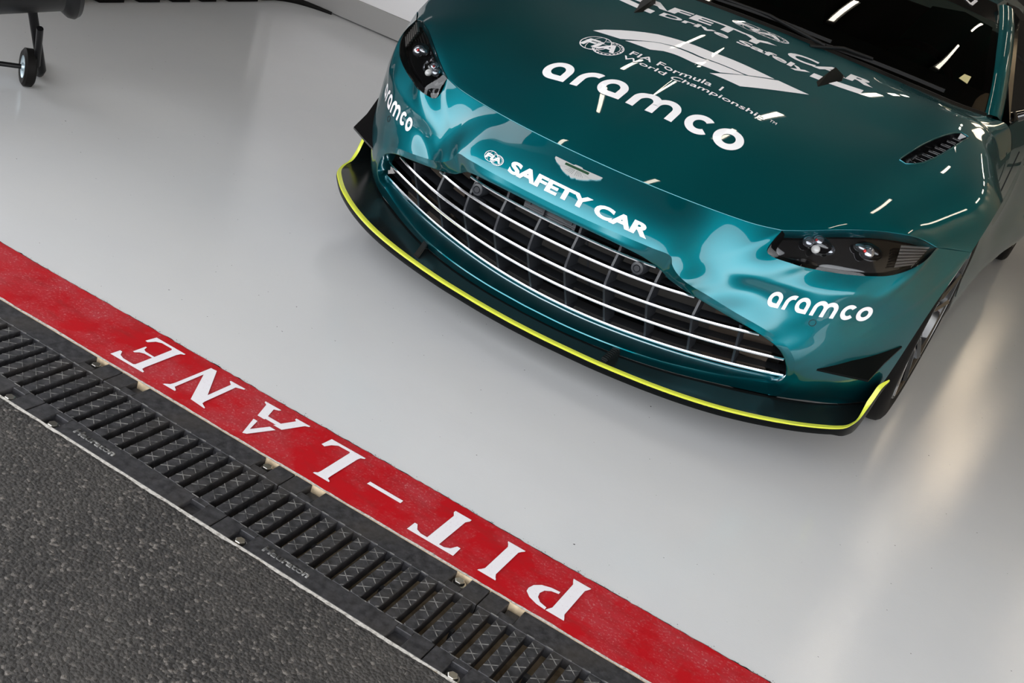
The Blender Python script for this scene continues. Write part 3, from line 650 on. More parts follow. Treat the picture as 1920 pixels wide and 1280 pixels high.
yc = crom(YEL, 120); jc = crom(JUN2, np.interp(np.linspace(0, 1, 120), knots_t(YEL), knots_t(JUN2)))
SPL = empty('splitter'); SPL.parent = CAR
drop = np.interp(np.arange(120)/119., [0, .70, .80, .88, .94, 1.], [.021, .021, .036, .048, .042, .004])
bm = bmesh.new(); dn = yc.copy(); dn[:, 2] -= drop; dn[:, 1] += .004
dirv = jc-yc; ln = np.linalg.norm(dirv, axis=1)[:, None]; flatv = dirv/ln*np.minimum(.0165, ln*.3); tg = np.gradient(yc, axis=0); tg /= np.linalg.norm(tg, axis=1)[:, None]; nv = np.array([.25, -.55, .80]); sv = np.cross(nv[None], tg); sv /= np.linalg.norm(sv, axis=1)[:, None]
bl = np.clip((np.arange(120)/119.-.80)/.10, 0, 1)[:, None]; iny = yc+flatv*(1-bl)+sv*.0125*bl*np.clip((1.015-np.arange(120)/119.)/.06, 0, 1)[:, None]
# shallow dish behind the lip
mid1 = yc*.62+jc*.38; mid1[:, 2] -= .003; mid2 = yc*.25+jc*.75; mid2[:, 2] += .003
edge = yc.copy(); edge[:, 2] -= .003; edge[:, 1] -= .003
gridmesh(bm, [jc, mid2, mid1, iny, yc, edge]); recalc(bm); mirror_half(bm)
fin(bm, 'blade', 'carbon_fibre', SPL, smooth=32)
bm = bmesh.new(); gridmesh(bm, [edge, edge*.5+dn*.5+np.array([0, -.003, .002]), dn, dn+np.array([0, .012, -.002]), jc+np.array([0, .02, -.05])]); recalc(bm); mirror_half(bm); fin(bm, 'lower_lip', 'splitter_black', SPL, smooth=32)
bm = bmesh.new(); up = np.array([0, 0, .0014]); lip = np.array([0, -.0015, .0005]); gridmesh(bm, [iny+up, (iny+yc)/2+up, yc+up, yc+lip+np.array([0, -.0012, -.002])]); recalc(bm)
if sum(f.normal.z for f in bm.faces) < 0: bmesh.ops.reverse_faces(bm, faces=bm.faces)
mirror_half(bm); o = fin(bm, 'edge_stripe', 'lime_paint', SPL, smooth=50); o['label'] = 'bright lime yellow stripe along the splitter edge'
for x in (.277, -.38):
    bm = bmesh.new(); ax = abs(x); s = 1 if x > 0 else -1
    bmesh.ops.create_cube(bm, size=1)
    y0 = float(np.interp(ax, yc[:, 0], yc[:, 1])); y1 = float(np.interp(ax, jc[:, 0], jc[:, 1]))
    for v in bm.verts:
        f = v.co.y+.5; v.co = Vector((x+v.co.x*.018-.012*(1-f)*s, y0+.035+f*(y1-y0-.045), .125+(v.co.z+.5)*(.006+.034*f)))
    bmesh.ops.bevel(bm, geom=bm.edges[:], offset=.002, segments=2, affect='EDGES'); fin(bm, 'brace', 'carbon_fibre', SPL, smooth=30)

# ---- canards
for s in (1, -1):
    R1, R2, O, Mp = [np.array(p) for p in ((.715,1.160,.276), (.888,1.360,.371), (.861,1.224,.294), (.80,1.225,.318))]
    inn1 = R1+np.array([-.01, .03, 0]); inn2 = R2+np.array([-.02, .02, 0])
    bm = bmesh.new(); top = [R1, R1*.5+O*.5+np.array([0, -.004, .001]), O, O*.5+R2*.5+np.array([-.004, .0, -.004]), R2, inn2, inn1]
    tv = [bm.verts.new(p) for p in top]; bv = [bm.verts.new(p+np.array([0, .001, -.006])) for p in top]; mt = bm.verts.new(Mp+np.array([0, .01, 0])); mb = bm.verts.new(Mp+np.array([0, .011, -.006]))
    for i in range(7):
        j = (i+1) % 7; bm.faces.new([tv[i], tv[j], mt]); bm.faces.new([bv[j], bv[i], mb]); bm.faces.new([tv[i], bv[i], bv[j], tv[j]])
    for v in bm.verts: v.co.x *= s
    recalc(bm); o = fin(bm, 'canard', 'black_gloss', CAR, smooth=20); o['label'] = 'black winglet on the bumper corner, %s the letters' % ('on the side of' if s > 0 else 'at the far side of')
    if s > 0: o.data.materials[0] = MAT['splitter_black']
    del o['label']

# ---- headlamps
lo = crom(HLLO, 60); up_ = crom(HLUP, 60)
# lower contour first runs down the inner end
for s in (1, -1):
    HL = empty('headlight'); HL.parent = CAR
    n = 26; k = np.linspace(0, 1, n); ul, uu = f_uv(lo), f_uv(up_)
    D = (1-k[:, None, None])*ul[None]+k[:, None, None]*uu[None]; S = F_pt(D[..., 0], D[..., 1])
    for row, tgt in ((0, lo), (n-1, up_)):
        d = tgt-S[row].copy()
        for q in range(n):
            w = max(0, 1-abs(q-row)/4.); S[q] += d*w*w
    Cn = np.array([.69, 1.22, .58]); inward = np.array([-.12, .95, -.10]); inward /= np.linalg.norm(inward)
    def shrunk(P_, f, dep): return Cn+(P_-Cn)*f+inward*dep
    mir = np.array([s, 1, 1])
    bm = bmesh.new(); gridmesh(bm, S*mir); recalc(bm); fc_ = list(bm.faces)[len(bm.faces)//2]; fc_.normal_update()
    if fc_.normal.y > 0: bmesh.ops.reverse_faces(bm, faces=bm.faces)
    fin(bm, 'lens', 'lens_cover', HL, smooth=60)
    loop = np.vstack([lo, up_[::-1][1:-1], lo[:1]])
    bm = bmesh.new(); gridmesh(bm, [loop*mir, (shrunk(loop, .985, .004))*mir, shrunk(loop, .94, .010)*mir, shrunk(loop, .91, .024)*mir]); recalc(bm); fin(bm, 'bezel', 'splitter_black', HL, smooth=45)
    bm = bmesh.new(); gridmesh(bm, (Cn+(S-Cn)*.955+inward*.034)*mir); gridmesh(bm, [shrunk(loop, .99, .001)*mir, shrunk(loop, .955, .034)*mir]); recalc(bm); fin(bm, 'housing', 'black_gloss', HL, smooth=45)
    ax = np.array([.10, -.80, .58]); ax /= np.linalg.norm(ax)
    def lamp(cx, cy, cz, r, m_, name, dep=.014, squash=1.):
        bm = bmesh.new(); bmesh.ops.create_uvsphere(bm, u_segments=20, v_segments=12, radius=1)
        q = Vector(ax).to_track_quat('Z', 'Y').to_matrix()
        for v in bm.verts: v.co = q@Vector((v.co.x*r, v.co.y*r*squash, v.co.z*r*.6))+Vector((cx, cy, cz))+Vector(inward)*dep
        for v in bm.verts: v.co.x *= s
        recalc(bm); return fin(bm, name, m_, HL, smooth=60)
    def pod(pts, name, m_, dep=.020):
        c = np.array(pts).mean(0); bm = bmesh.new(); r0 = [c+(np.array(p)-c)+inward*dep for p in pts]; r0.append(r0[0]); r1 = [c+(p-c)*.8+inward*.012 for p in [q-inward*dep for q in r0]]; r1 = [p+inward*0 for p in r1]
        gridmesh(bm, np.array([r0, r1])*mir); cc = bm.verts.new(((c+inward*.016)*mir)); 
        vs = [bm.verts.new(p*mir) for p in r1[:-1]]
        for i in range(len(vs)): bm.faces.new([vs[i], vs[(i+1) % len(vs)], cc])
        recalc(bm); return fin(bm, name, m_, HL, smooth=30)
    lamp(.5880, 1.140, .5795, .0145, 'lamp_glass', 'projector'); lamp(.6080, 1.156, .5890, .0145, 'lamp_glass', 'projector'); lamp(.6115, 1.147, .5690, .0115, 'lamp_white', 'projector', .008); lamp(.6390, 1.171, .5745, .0150, 'lamp_glass', 'projector')
    lamp(.612, 1.155, .578, .036, 'black_gloss', 'lamp_cluster', .026, .62); lamp(.6035, 1.150, .5905, .0035, 'red_reflect', 'reflector', .010)
    lamp(.7176, 1.235, .5930, .0195, 'lamp_glass', 'projector', .010); lamp(.700, 1.222, .598, .018, 'lamp_reflector', 'reflector', .018, .6); lamp(.738, 1.255, .590, .018, 'lamp_reflector', 'reflector', .018, .6); lamp(.7176, 1.237, .593, .040, 'black_gloss', 'lamp_cluster', .030, .55); lamp(.712, 1.228, .596, .0045, 'red_reflect', 'reflector', .004)
    QA, QB, QC, QD = np.array((.7785,1.305,.6290)), np.array((.838,1.380,.6370)), np.array((.826,1.318,.590)), np.array((.786,1.272,.5715))
    for r in range(7):
        f0, f1 = r/7+.012, (r+1)/7-.030; w = .014
        quad = []
        for f_ in (f0, f1):
            a_ = QA*(1-f_)+QD*f_; b_ = QB*(1-f_)+QC*f_; a_ = a_*(1-.10*f_)+b_*.10*f_; quad.append((a_, b_))
        a0, b0 = quad[0]; a1, b1 = quad[1]; mo = inward*.006
        bm = bmesh.new(); gridmesh(bm, np.array([[a0+mo+inward*.01, b0+mo+inward*.006], [a0+mo, b0+mo-inward*.001], [(a0+a1)/2+mo-inward*.003, (b0+b1)/2+mo-inward*.004], [a1+mo, b1+mo], [a1+mo+inward*.01, b1+mo+inward*.006]])*mir); recalc(bm); fin(bm, 'light_rib', 'amber_ribs', HL, smooth=30)

# ---- windscreen, pillars, roof, cowl
wb = crom([(x, y+.045, z+.004) for x, y, z in COWL], 50); wt = crom([(0,2.98,1.215),(.2,2.985,1.212),(.4,3.0,1.200),(.53,3.03,1.185)], 50)
R = [wb*(1-t)+wt*t+np.array([0, 0, .035*math.sin(PI*t)]) for t in np.linspace(0, 1, 16)]
full = [np.vstack([(r*[-1, 1, 1])[::-1][:-1], r]) for r in R]
bm = bmesh.new(); gridmesh(bm, full); recalc(bm)
if sum(f.normal.z for f in bm.faces) < 0: bmesh.ops.reverse_faces(bm, faces=bm.faces)
WS = fin(bm, 'windscreen', 'windscreen_glass', CAR, smooth=60)
bm = bmesh.new(); k = 3; gridmesh(bm, [r+np.array([0, -.001, .0015]) for r in full[11:]]); recalc(bm); SUN = fin(bm, 'sun_strip', 'black_gloss', WS, smooth=60)
bm = bmesh.new(); gridmesh(bm, [r+np.array([0, 0, -.002]) for r in full[0:3]]); recalc(bm); fin(bm, 'frit_band', 'deep_black', WS, smooth=60)
cw = crom([(x, y, z) for x, y, z in COWL], 50); cwf = np.vstack([(cw*[-1, 1, 1])[::-1][:-1], cw]); wbf = full[0]
bm = bmesh.new(); gridmesh(bm, [cwf+np.array([0, .001, -.002]), cwf+np.array([0, .006, -.014]), cwf*.6+wbf*.4+np.array([0, 0, -.010]), cwf*.3+wbf*.7+np.array([0, 0, .004]), wbf+np.array([0, .004, .002])]); recalc(bm); fin(bm, 'cowl_panel', 'cowl_trim', CAR, smooth=30)
def pillar(s):
    A0 = crom([(.742,2.41,.874),(.71,2.53,.945),(.665,2.68,1.035),(.615,2.84,1.12),(.565,2.99,1.185)], 30)
    bm = bmesh.new(); off = [(-.020,-.012,.002),(-.006,-.012,.010),(.018,.004,.010),(.034,.030,-.004),(.036,.055,-.03),(-.01,.03,-.02),(-.020,-.012,.002)]
    gridmesh(bm, [A0+np.array(o) for o in off]); 
    for v in bm.verts: v.co.x *= s
    recalc(bm); return fin(bm, 'roof_pillar', 'teal_paint', CAR, smooth=45)
pillar(1); pillar(-1)
bm = bmesh.new(); rt = [(np.vstack([(wt*[-1, 1, 1])[::-1][:-1], wt]))+np.array([0, dy, dz]) for dy, dz in ((0,0),(.15,.02),(.45,.03),(.9,0),(1.3,-.12),(1.6,-.26))]; gridmesh(bm, rt); recalc(bm); fin(bm, 'roof', 'teal_paint', CAR, smooth=60)
# banner letters on the sun strip
def on_ws(x, t, off=.003):
    x = np.atleast_1d(np.asarray(x, float)); t = np.atleast_1d(np.asarray(t, float)); out = []
    for xx, tt in zip(x, t):
        a = [np.interp(abs(xx), r[:, 0], r[:, 1]) for r in (wb, wt)]; 
        r = wb*(1-tt)+wt*tt+np.array([0, 0, .035*math.sin(PI*tt)])
        out.append((xx, np.interp(abs(xx), r[:, 0], r[:, 1])-.4*off, np.interp(abs(xx), r[:, 0], r[:, 2])+off))
    return np.array(out)
surf_text('ASTON MARTIN', WS, on_ws, (-.44, .80), (.475, .80), (-.44, .90), .0, .03, 'thin white capital letters ASTON MARTIN', off=.004)
bm = bmesh.new(); poly2d(bm, [(.598,.15),(.628,.135),(.625,.19),(.604,.19)]); o = decal(bm, 'sticker', mat('sticker_yellow', (.55, .50, .25), .6), WS, on_ws, 0, 'small pale yellow sticker low on the windscreen', off=.002)
# wipers
for pts, nm in (([(-.55,2.07,.918),(-.30,2.115,.930),(0,2.10,.942),(.22,2.125,.937)], 0), ([(.18,2.10,.922),(.32,2.135,.924),(.45,2.155,.922),(.60,2.185,.915)], 1)):
    WP = empty('wiper'); WP.parent = CAR
    c = crom(pts, 24); bm = bmesh.new(); gridmesh(bm, [c+np.array(o) for o in [(0,-.006,.004),(0,-.002,.014),(0,.006,.014),(0,.010,.002),(0,-.006,.004)]]); recalc(bm); fin(bm, 'blade', 'wiper_black', WP, smooth=40)
    a = c[int(len(c)*.45)]; b_ = c[-1] if nm == 0 else c[0]; bm = bmesh.new(); tube(bm, [a+np.array([0, 0, .016]), a*.5+b_*.5+np.array([0, -.02, .020]), b_+np.array([0, -.055, -.004])], .006, 8); fin(bm, 'arm', 'wiper_black', WP, smooth=40)
# side: wing behind the wheel, door, sill, rear haunch
for s in (1, -1):
    secs = []
    for y, sh, wz in ((2.452,0,0),(2.60,.0,.0),(2.9,.004,.004),(3.3,.010,.010),(3.8,.05,.02),(4.2,.10,.03),(4.5,.10,.0),(4.85,.02,-.05)):
        secs.append([(.802+sh*.4, y, .866+wz), (.835+sh*.6, y, .82+wz), (.850+sh, y, .76), (.862+sh, y, .62), (.866+sh, y, .42), (.888+sh*.8, y, .30), (.895+sh*.6, y, .20), (.86, y, .12)])
    G_ = np.array([crom(q, 26) for q in secs]); G2 = np.array([crom(G_[:, j], 40) for j in range(26)])*np.array([s, 1, 1])
    # leave the rear wheel arch open
    bm = bmesh.new(); gridmesh(bm, G2)
    dead = [f for f in bm.faces if math.hypot(f.calc_center_median().y-4.58, f.calc_center_median().z-.34) < .38]
    bmesh.ops.delete(bm, geom=dead, context='FACES'); recalc(bm); DR = fin(bm, 'body_side', 'teal_paint', CAR, smooth=40)
    bm = bmesh.new(); tube(bm, [((.8665+.0)*s, 2.475, .80), (.872*s, 2.48, .62), (.874*s, 2.49, .42), (.893*s, 2.50, .26)], .0022, 5); fin(bm, 'door_gap', 'deep_black', DR)
    bm = bmesh.new(); gridmesh(bm, np.array([[(.802,2.46,.868),(.80,3.0,.872),(.80,3.6,.875)],[(.66,2.80,1.06),(.62,3.1,1.16),(.62,3.6,1.14)],[(.56,3.0,1.185),(.54,3.2,1.20),(.55,3.6,1.18)]])*np.array([s, 1, 1])); recalc(bm); fin(bm, 'side_window', 'black_gloss', DR)
    # mirror
    MR = empty('door_mirror'); MR.parent = CAR
    bm = bmesh.new(); bmesh.ops.create_uvsphere(bm, u_segments=24, v_segments=14, radius=1)
    for v in bm.verts:
        c = v.co.copy(); v.co = Vector(((.965+c.x*.105)*s, 2.66+c.y*.06*(1-.2*c.x), 1.0+c.z*.058*(1+.15*c.x)))
    fin(bm, 'mirror_cap', 'black_gloss', MR, smooth=60)
    bm = bmesh.new(); tube(bm, [(.80*s, 2.62, .885), (.86*s, 2.64, .93), (.90*s, 2.65, .965)], [.018, .014, .012], 10); fin(bm, 'mirror_stalk', 'black_gloss', MR, smooth=60)
# cabin
bm = bmesh.new(); gridmesh(bm, [[(-.70, 2.25, .84), (0, 2.15, .88), (.70, 2.25, .84)], [(-.70, 2.55, .87), (0, 2.5, .90), (.70, 2.55, .87)], [(-.70, 2.75, .84), (0, 2.72, .86), (.70, 2.75, .84)], [(-.70, 2.78, .55), (0, 2.75, .5), (.70, 2.78, .55)]]); DASH = fin(bm, 'dashboard', 'interior', CAR, smooth=60)
bm = bmesh.new(); q = [((.36+.18*math.cos(t)), 2.86+.05*math.sin(t), .80+.17*math.sin(t)) for t in np.linspace(0, 2*PI, 40)]; tube(bm, q, .014, 8, False); tube(bm, [(.19, 2.87, .8), (.53, 2.87, .8)], .014, 8); fin(bm, 'steering_wheel', 'interior', DASH, smooth=60)
for x in (-.36, .36):
    bm = bmesh.new(); gridmesh(bm, [[(x-.24, 3.3, .45), (x, 3.35, .45), (x+.24, 3.3, .45)], [(x-.25, 3.42, .75), (x, 3.47, .75), (x+.25, 3.42, .75)], [(x-.16, 3.5, 1.0), (x, 3.52, 1.03), (x+.16, 3.5, 1.0)], [(x-.13, 3.56, 1.08), (x, 3.58, 1.1), (x+.13, 3.56, 1.08)]]); fin(bm, 'seat', 'interior_teal', CAR, smooth=60)
bm = bmesh.new(); box(bm, -.78, .78, 2.3, 4.4, .30, .34); box(bm, -.80, .80, 3.9, 3.95, .3, 1.05); fin(bm, 'cabin_floor', 'deep_black', CAR)
bm = bmesh.new(); box(bm, -.60, .60, 1.32, 2.3, .16, .55); box(bm, -.80, .80, 1.45, 2.3, .13, .16); fin(bm, 'underbody', 'deep_black', CAR)
# wheels
def wheel(x, y, s, w, r, rr):
    WH = empty('wheel', (x, y, r)); WH.parent = CAR
    hw = w/2
    bm = bmesh.new(); lathe(bm, [(-hw*s*.92, rr), (-hw*s, r*.86), (-hw*s*.985, r*.91), (-hw*s*.94, r*.95), (-hw*s*.86, r*.978), (-hw*s*.7, r*.992), (0, r), (hw*s*.7, r*.992), (hw*s*.86, r*.978), (hw*s*.94, r*.95), (hw*s*.985, r*.91), (hw*s, r*.86), (hw*s*.99, rr*1.08), (hw*s*.93, rr)], 'X', 72); recalc(bm); fin(bm, 'tyre', 'rubber', WH, smooth=40)
    bm = bmesh.new(); lathe(bm, [(hw*s*.93, rr), (hw*s*.97, rr*.985), (hw*s*.90, rr*.955), (hw*s*.55, rr*.93), (-hw*s*.8, rr*.93)], 'X', 72); recalc(bm); fin(bm, 'rim', 'black_gloss', WH, smooth=40)
    bm = bmesh.new(); lathe(bm, [(hw*s*.968, rr*.990), (hw*s*.982, rr*.986), (hw*s*.968, rr*.982)], 'X', 72); recalc(bm); fin(bm, 'rim_edge', 'dark_edge', WH, smooth=60)
    for k in range(5):
        for d in (-.13, .13):
            a0 = 2*PI*k/5+.3; pts = [(hw*s*.55, .05*math.cos(a0+d*2), .05*math.sin(a0+d*2)), (hw*s*.80, rr*.5*math.cos(a0+d*1.4), rr*.5*math.sin(a0+d*1.4)), (hw*s*.90, rr*.955*math.cos(a0+d*1.7), rr*.955*math.sin(a0+d*1.7))]
            bm = bmesh.new(); tube(bm, pts, [.016, .011, .013], 6); recalc(bm); fin(bm, 'spoke', 'black_gloss', WH, smooth=30)
            bm = bmesh.new(); tube(bm, [Vector(p)+Vector((.010*s, 0, 0)) for p in pts[1:]], [.0016, .0022], 5); fin(bm, 'spoke_edge', 'dark_edge', WH, smooth=30)
    bm = bmesh.new(); lathe(bm, [(hw*s*.62, 0), (hw*s*.62, .03), (hw*s*.5, .06), (hw*s*.2, .07)], 'X', 24); recalc(bm); fin(bm, 'hub', 'black_plastic', WH, smooth=40)
    bm = bmesh.new(); lathe(bm, [(hw*s*.25, .08), (hw*s*.25, rr*.8), (hw*s*.10, rr*.8), (hw*s*.10, .08)], 'X', 40); recalc(bm); fin(bm, 'brake_disc', 'dark_edge', WH, smooth=40)
for s in (1, -1):
    wheel(.787*s, AY, s, .245, .335, .250); wheel(.79*s, 4.58, s, .29, .34, .255)
    bm = bmesh.new(); A3 = [(x, AY+(AR-.005)*-math.cos(t), AZ+(AR-.005)*math.sin(t)) for x in (.55, .90) for t in np.linspace(-.45, 3.6, 40)]; A3 = np.array(A3).reshape(2, 40, 3); A3[1, :, 0] = np.interp(np.linspace(-.45, 3.6, 40)*180/PI, [-24, 5, 47, 90, 140, 203], [.868, .892, .92, .918, .888, .876]); gridmesh(bm, A3*np.array([s, 1, 1])); recalc(bm); fin(bm, 'wheel_liner', 'deep_black', CAR, smooth=60)
# ================================================================ THE PLACE
def struct(o): o['kind'] = 'structure'; return o
GY = -.2668                                     # grate edge towards the pit lane
bm = bmesh.new(); nx, ny = 2, 2
gridmesh(bm, [[(-3.02, .194, 0), (8, .194, 0)], [(-3.02, 12, 0), (8, 12, 0)]]); recalc(bm); struct(fin(bm, 'floor', 'epoxy_floor'))
# painted line with letters
bm = bmesh.new(); rnd = random.Random(7)
xs = np.arange(-4, 6, .012); e1 = [.194+rnd.uniform(-.0012, .0012)+.0012*math.sin(x*9) for x in xs]
gridmesh(bm, [[(x, .0035, .0002) for x in xs], [(x, y, .0012) for x, y in zip(xs, e1)]]); recalc(bm)
LINE = fin(bm, 'painted_line', 'red_paint'); tag(LINE, 'red painted line with white PIT-LANE lettering between floor and drain', 'floor marking')
if LINE.data.polygons[0].normal.z < 0: LINE.data.flip_normals()
bm = bmesh.new(); r9 = random.Random(11); ea, eb = [], []
for x, y in zip(xs, e1):
    t_ = max(0, r9.gauss(.0010, .0008)); ea.append((x, y-.0004, .0016)); eb.append((x, y+t_, .0016))
gridmesh(bm, [ea, eb])
for k in range(260):
    x = r9.uniform(-1.6, 1.4); y = .1955+abs(r9.gauss(0, .0045)); q = r9.uniform(.0004, .0013); vv = [bm.verts.new((x+q*math.cos(a)*r9.uniform(.6, 1.3), y+q*math.sin(a), .0014)) for a in [PI/3*i for i in range(6)]]; bm.faces.new(vv)
recalc(bm); o_ = fin(bm, 'chipped_edge', 'rubber', LINE, doubles=0); o_['label'] = 'dark chipped edge and crumbs along the red line'; o_['kind'] = 'stuff'
y0, y1 = .0300, .1665                            # head and foot of the letters
def letter(polys, lab):
    bm = bmesh.new()
    for p in polys: poly2d(bm, p)
    for v in bm.verts: v.co.z = .0022
    recalc(bm)
    if sum(f.normal.z for f in bm.faces) < 0: bmesh.ops.reverse_faces(bm, faces=bm.faces)
    o = fin(bm, 'letter', 'white_road_paint', LINE); o['label'] = lab
def serif_stem(xa, xb, head=True, foot=True, w=None):
    """vertical stroke between xa..xb (serif tips) from head y0 to foot y1"""
    c = (xa+xb)/2; w = w or .0125; L_ = []
    top = [(xb, y0), (xb-.001, y0+.004), (c+w+.004, y0+.009), (c+w, y0+.018)]; bot = [(c+w, y1-.018), (c+w+.004, y1-.009), (xb-.001, y1-.004), (xb, y1)]
    pr = top+bot; pl = [(2*c-x, y) for x, y in pr][::-1]
    return pr+pl
letter([serif_stem(.4256, .4675)], 'white letter I')
# P: reading direction runs towards -x
c = .6035
letter([[(x+.1555, y) for x, y in serif_stem(.4259, .4665)][0:16][:4]+[] or [], ] if False else [serif_stem(.5815, .6222, w=.0135), [(.5795,.0300),(.5600,.0320),(.5400,.0400),(.5280,.0520),(.5262,.0640),(.5300,.0800),(.5420,.0940),(.5600,.1020),(.5797,.1045),(.5797,.0960),(.5650,.0920),(.5540,.0820),(.5500,.0680),(.5530,.0540),(.5630,.0430),(.5795,.0385)]], 'white letter P')
letter([[(.2583,.0290),(.3690,.0290),(.3675,.0625),(.3600,.0625),(.3530,.0460),(.3420,.0385),(.3300,.0385),(.3300,.1480),(.3352,.1590),(.3352,.1665),(.2950,.1665),(.2950,.1590),(.3015,.1480),(.3015,.0385),(.2860,.0385),(.2740,.0440),(.2650,.0595),(.2583,.0595)]], 'white letter T')
letter([[(.1160,.0925),(.2015,.0920),(.2010,.1040),(.1165,.1040)]], 'white hyphen')
letter([[(.0200,.0304),(.0610,.0304),(.0605,.0345),(.0520,.0400),(.0510,.0500),(.0510,.1500),(.0530,.1600),(.0600,.1650),(.0600,.1693),(-.0310,.1685),(-.0332,.1333),(-.0240,.1310),(-.0170,.1480),(-.0060,.1590),(.0240,.1600),(.0260,.1560),(.0270,.0500),(.0260,.0400),(.0205,.0345)]], 'white letter L')
letter([[(-.1643,.0254),(-.1560,.0300),(-.1281,.0931),(-.1440,.0931),(-.1640,.0500),(-.1740,.0885),(-.1852,.0885)][::1], [(-.2152,.1672),(-.2140,.1625),(-.2050,.1570),(-.1887,.1063),(-.1700,.1063),(-.1690,.1100),(-.1400,.1100),(-.1440,.1049),(-.1209,.1049),(-.0990,.1600),(-.0911,.1650),(-.0911,.1700),(-.1292,.1690),(-.1292,.1640),(-.1230,.1590),(-.1370,.1230),(-.1730,.1230),(-.1830,.1560),(-.1730,.1620),(-.1711,.1680)]], 'white letter A')
letter([[(-.3579,.0314),(-.3579,.0355),(-.3670,.0410),(-.3700,.0500),(-.3700,.1350),(-.3200,.0349),(-.3020,.0349),(-.3000,.0473),(-.2850,.0400),(-.2742,.0350),(-.2742,.0309),(-.3116,.0309),(-.3130,.0309),(-.3792,.1687),(-.3792,.1687)][:0] or [(-.3920,.0309),(-.3579,.0314),(-.3590,.0360),(-.3700,.0440),(-.3700,.1380),(-.3160,.0349),(-.2742,.0309),(-.2750,.0345),(-.2900,.0430),(-.2920,.0520),(-.2920,.1560),(-.2753,.1650),(-.2753,.1702),(-.3170,.1690),(-.3170,.1650),(-.3060,.1560),(-.3060,.0780),(-.3640,.1756),(-.3798,.1740),(-.3810,.0560),(-.3830,.0440),(-.3915,.0350)]], 'white letter N')
letter([[(-.5446,.0290),(-.4500,.0300),(-.4500,.0345),(-.4610,.0400),(-.4625,.0500),(-.4625,.1500),(-.4600,.1620),(-.4537,.1665),(-.4537,.1710),(-.5425,.1715),(-.5455,.1384),(-.5380,.1370),(-.5300,.1550),(-.5180,.1625),(-.4880,.1625),(-.4840,.1580),(-.4830,.1010),(-.5100,.1020),(-.5180,.1060),(-.5223,.1185),(-.5260,.1185),(-.5260,.0785),(-.5210,.0785),(-.5150,.0880),(-.5050,.0930),(-.4830,.0940),(-.4830,.0420),(-.4860,.0385),(-.5150,.0385),(-.5290,.0440),(-.5380,.0580),(-.5440,.0580)]], 'white letter E')
# edges of concrete either side of the drain
def ragged(name, ya, yb, z, m_, amp, seed):
    r = random.Random(seed); xs = np.arange(-4, 6, .006); bm = bmesh.new(); w = 0; A, B = [], []
    for x in xs: w = w*.85+r.uniform(-1, 1)*amp; A.append((x, ya, z)); B.append((x, yb+w, z))
    gridmesh(bm, [A, B]); recalc(bm)
    if sum(f.normal.z for f in bm.faces) < 0: bmesh.ops.reverse_faces(bm, faces=bm.faces)
    struct(fin(bm, name, m_))
ragged('trim_1', -.0012, .0042, .0006, 'concrete', .0007, 1); ragged('trim_2', GY-.001, GY-.0085, .0008, 'concrete', .0011, 2)
bm = bmesh.new(); gridmesh(bm, [[(-14, -14, -.004), (14, -14, -.004)], [(-14, GY-.002, -.004), (14, GY-.002, -.004)]]); recalc(bm); struct(fin(bm, 'ground', 'asphalt'))
bm = bmesh.new(); box(bm, -4, 6, -.001, .19, -.35, -.0005); struct(fin(bm, 'trim_3', 'channel_concrete'))
bm = bmesh.new(); box(bm, -4, 6, GY-.10, GY+.002, -.35, -.0045); struct(fin(bm, 'trim_4', 'channel_concrete'))
bm = bmesh.new(); box(bm, -4, 6, GY-.1, .1, -.37, -.34); struct(fin(bm, 'trim_5', 'channel_concrete'))
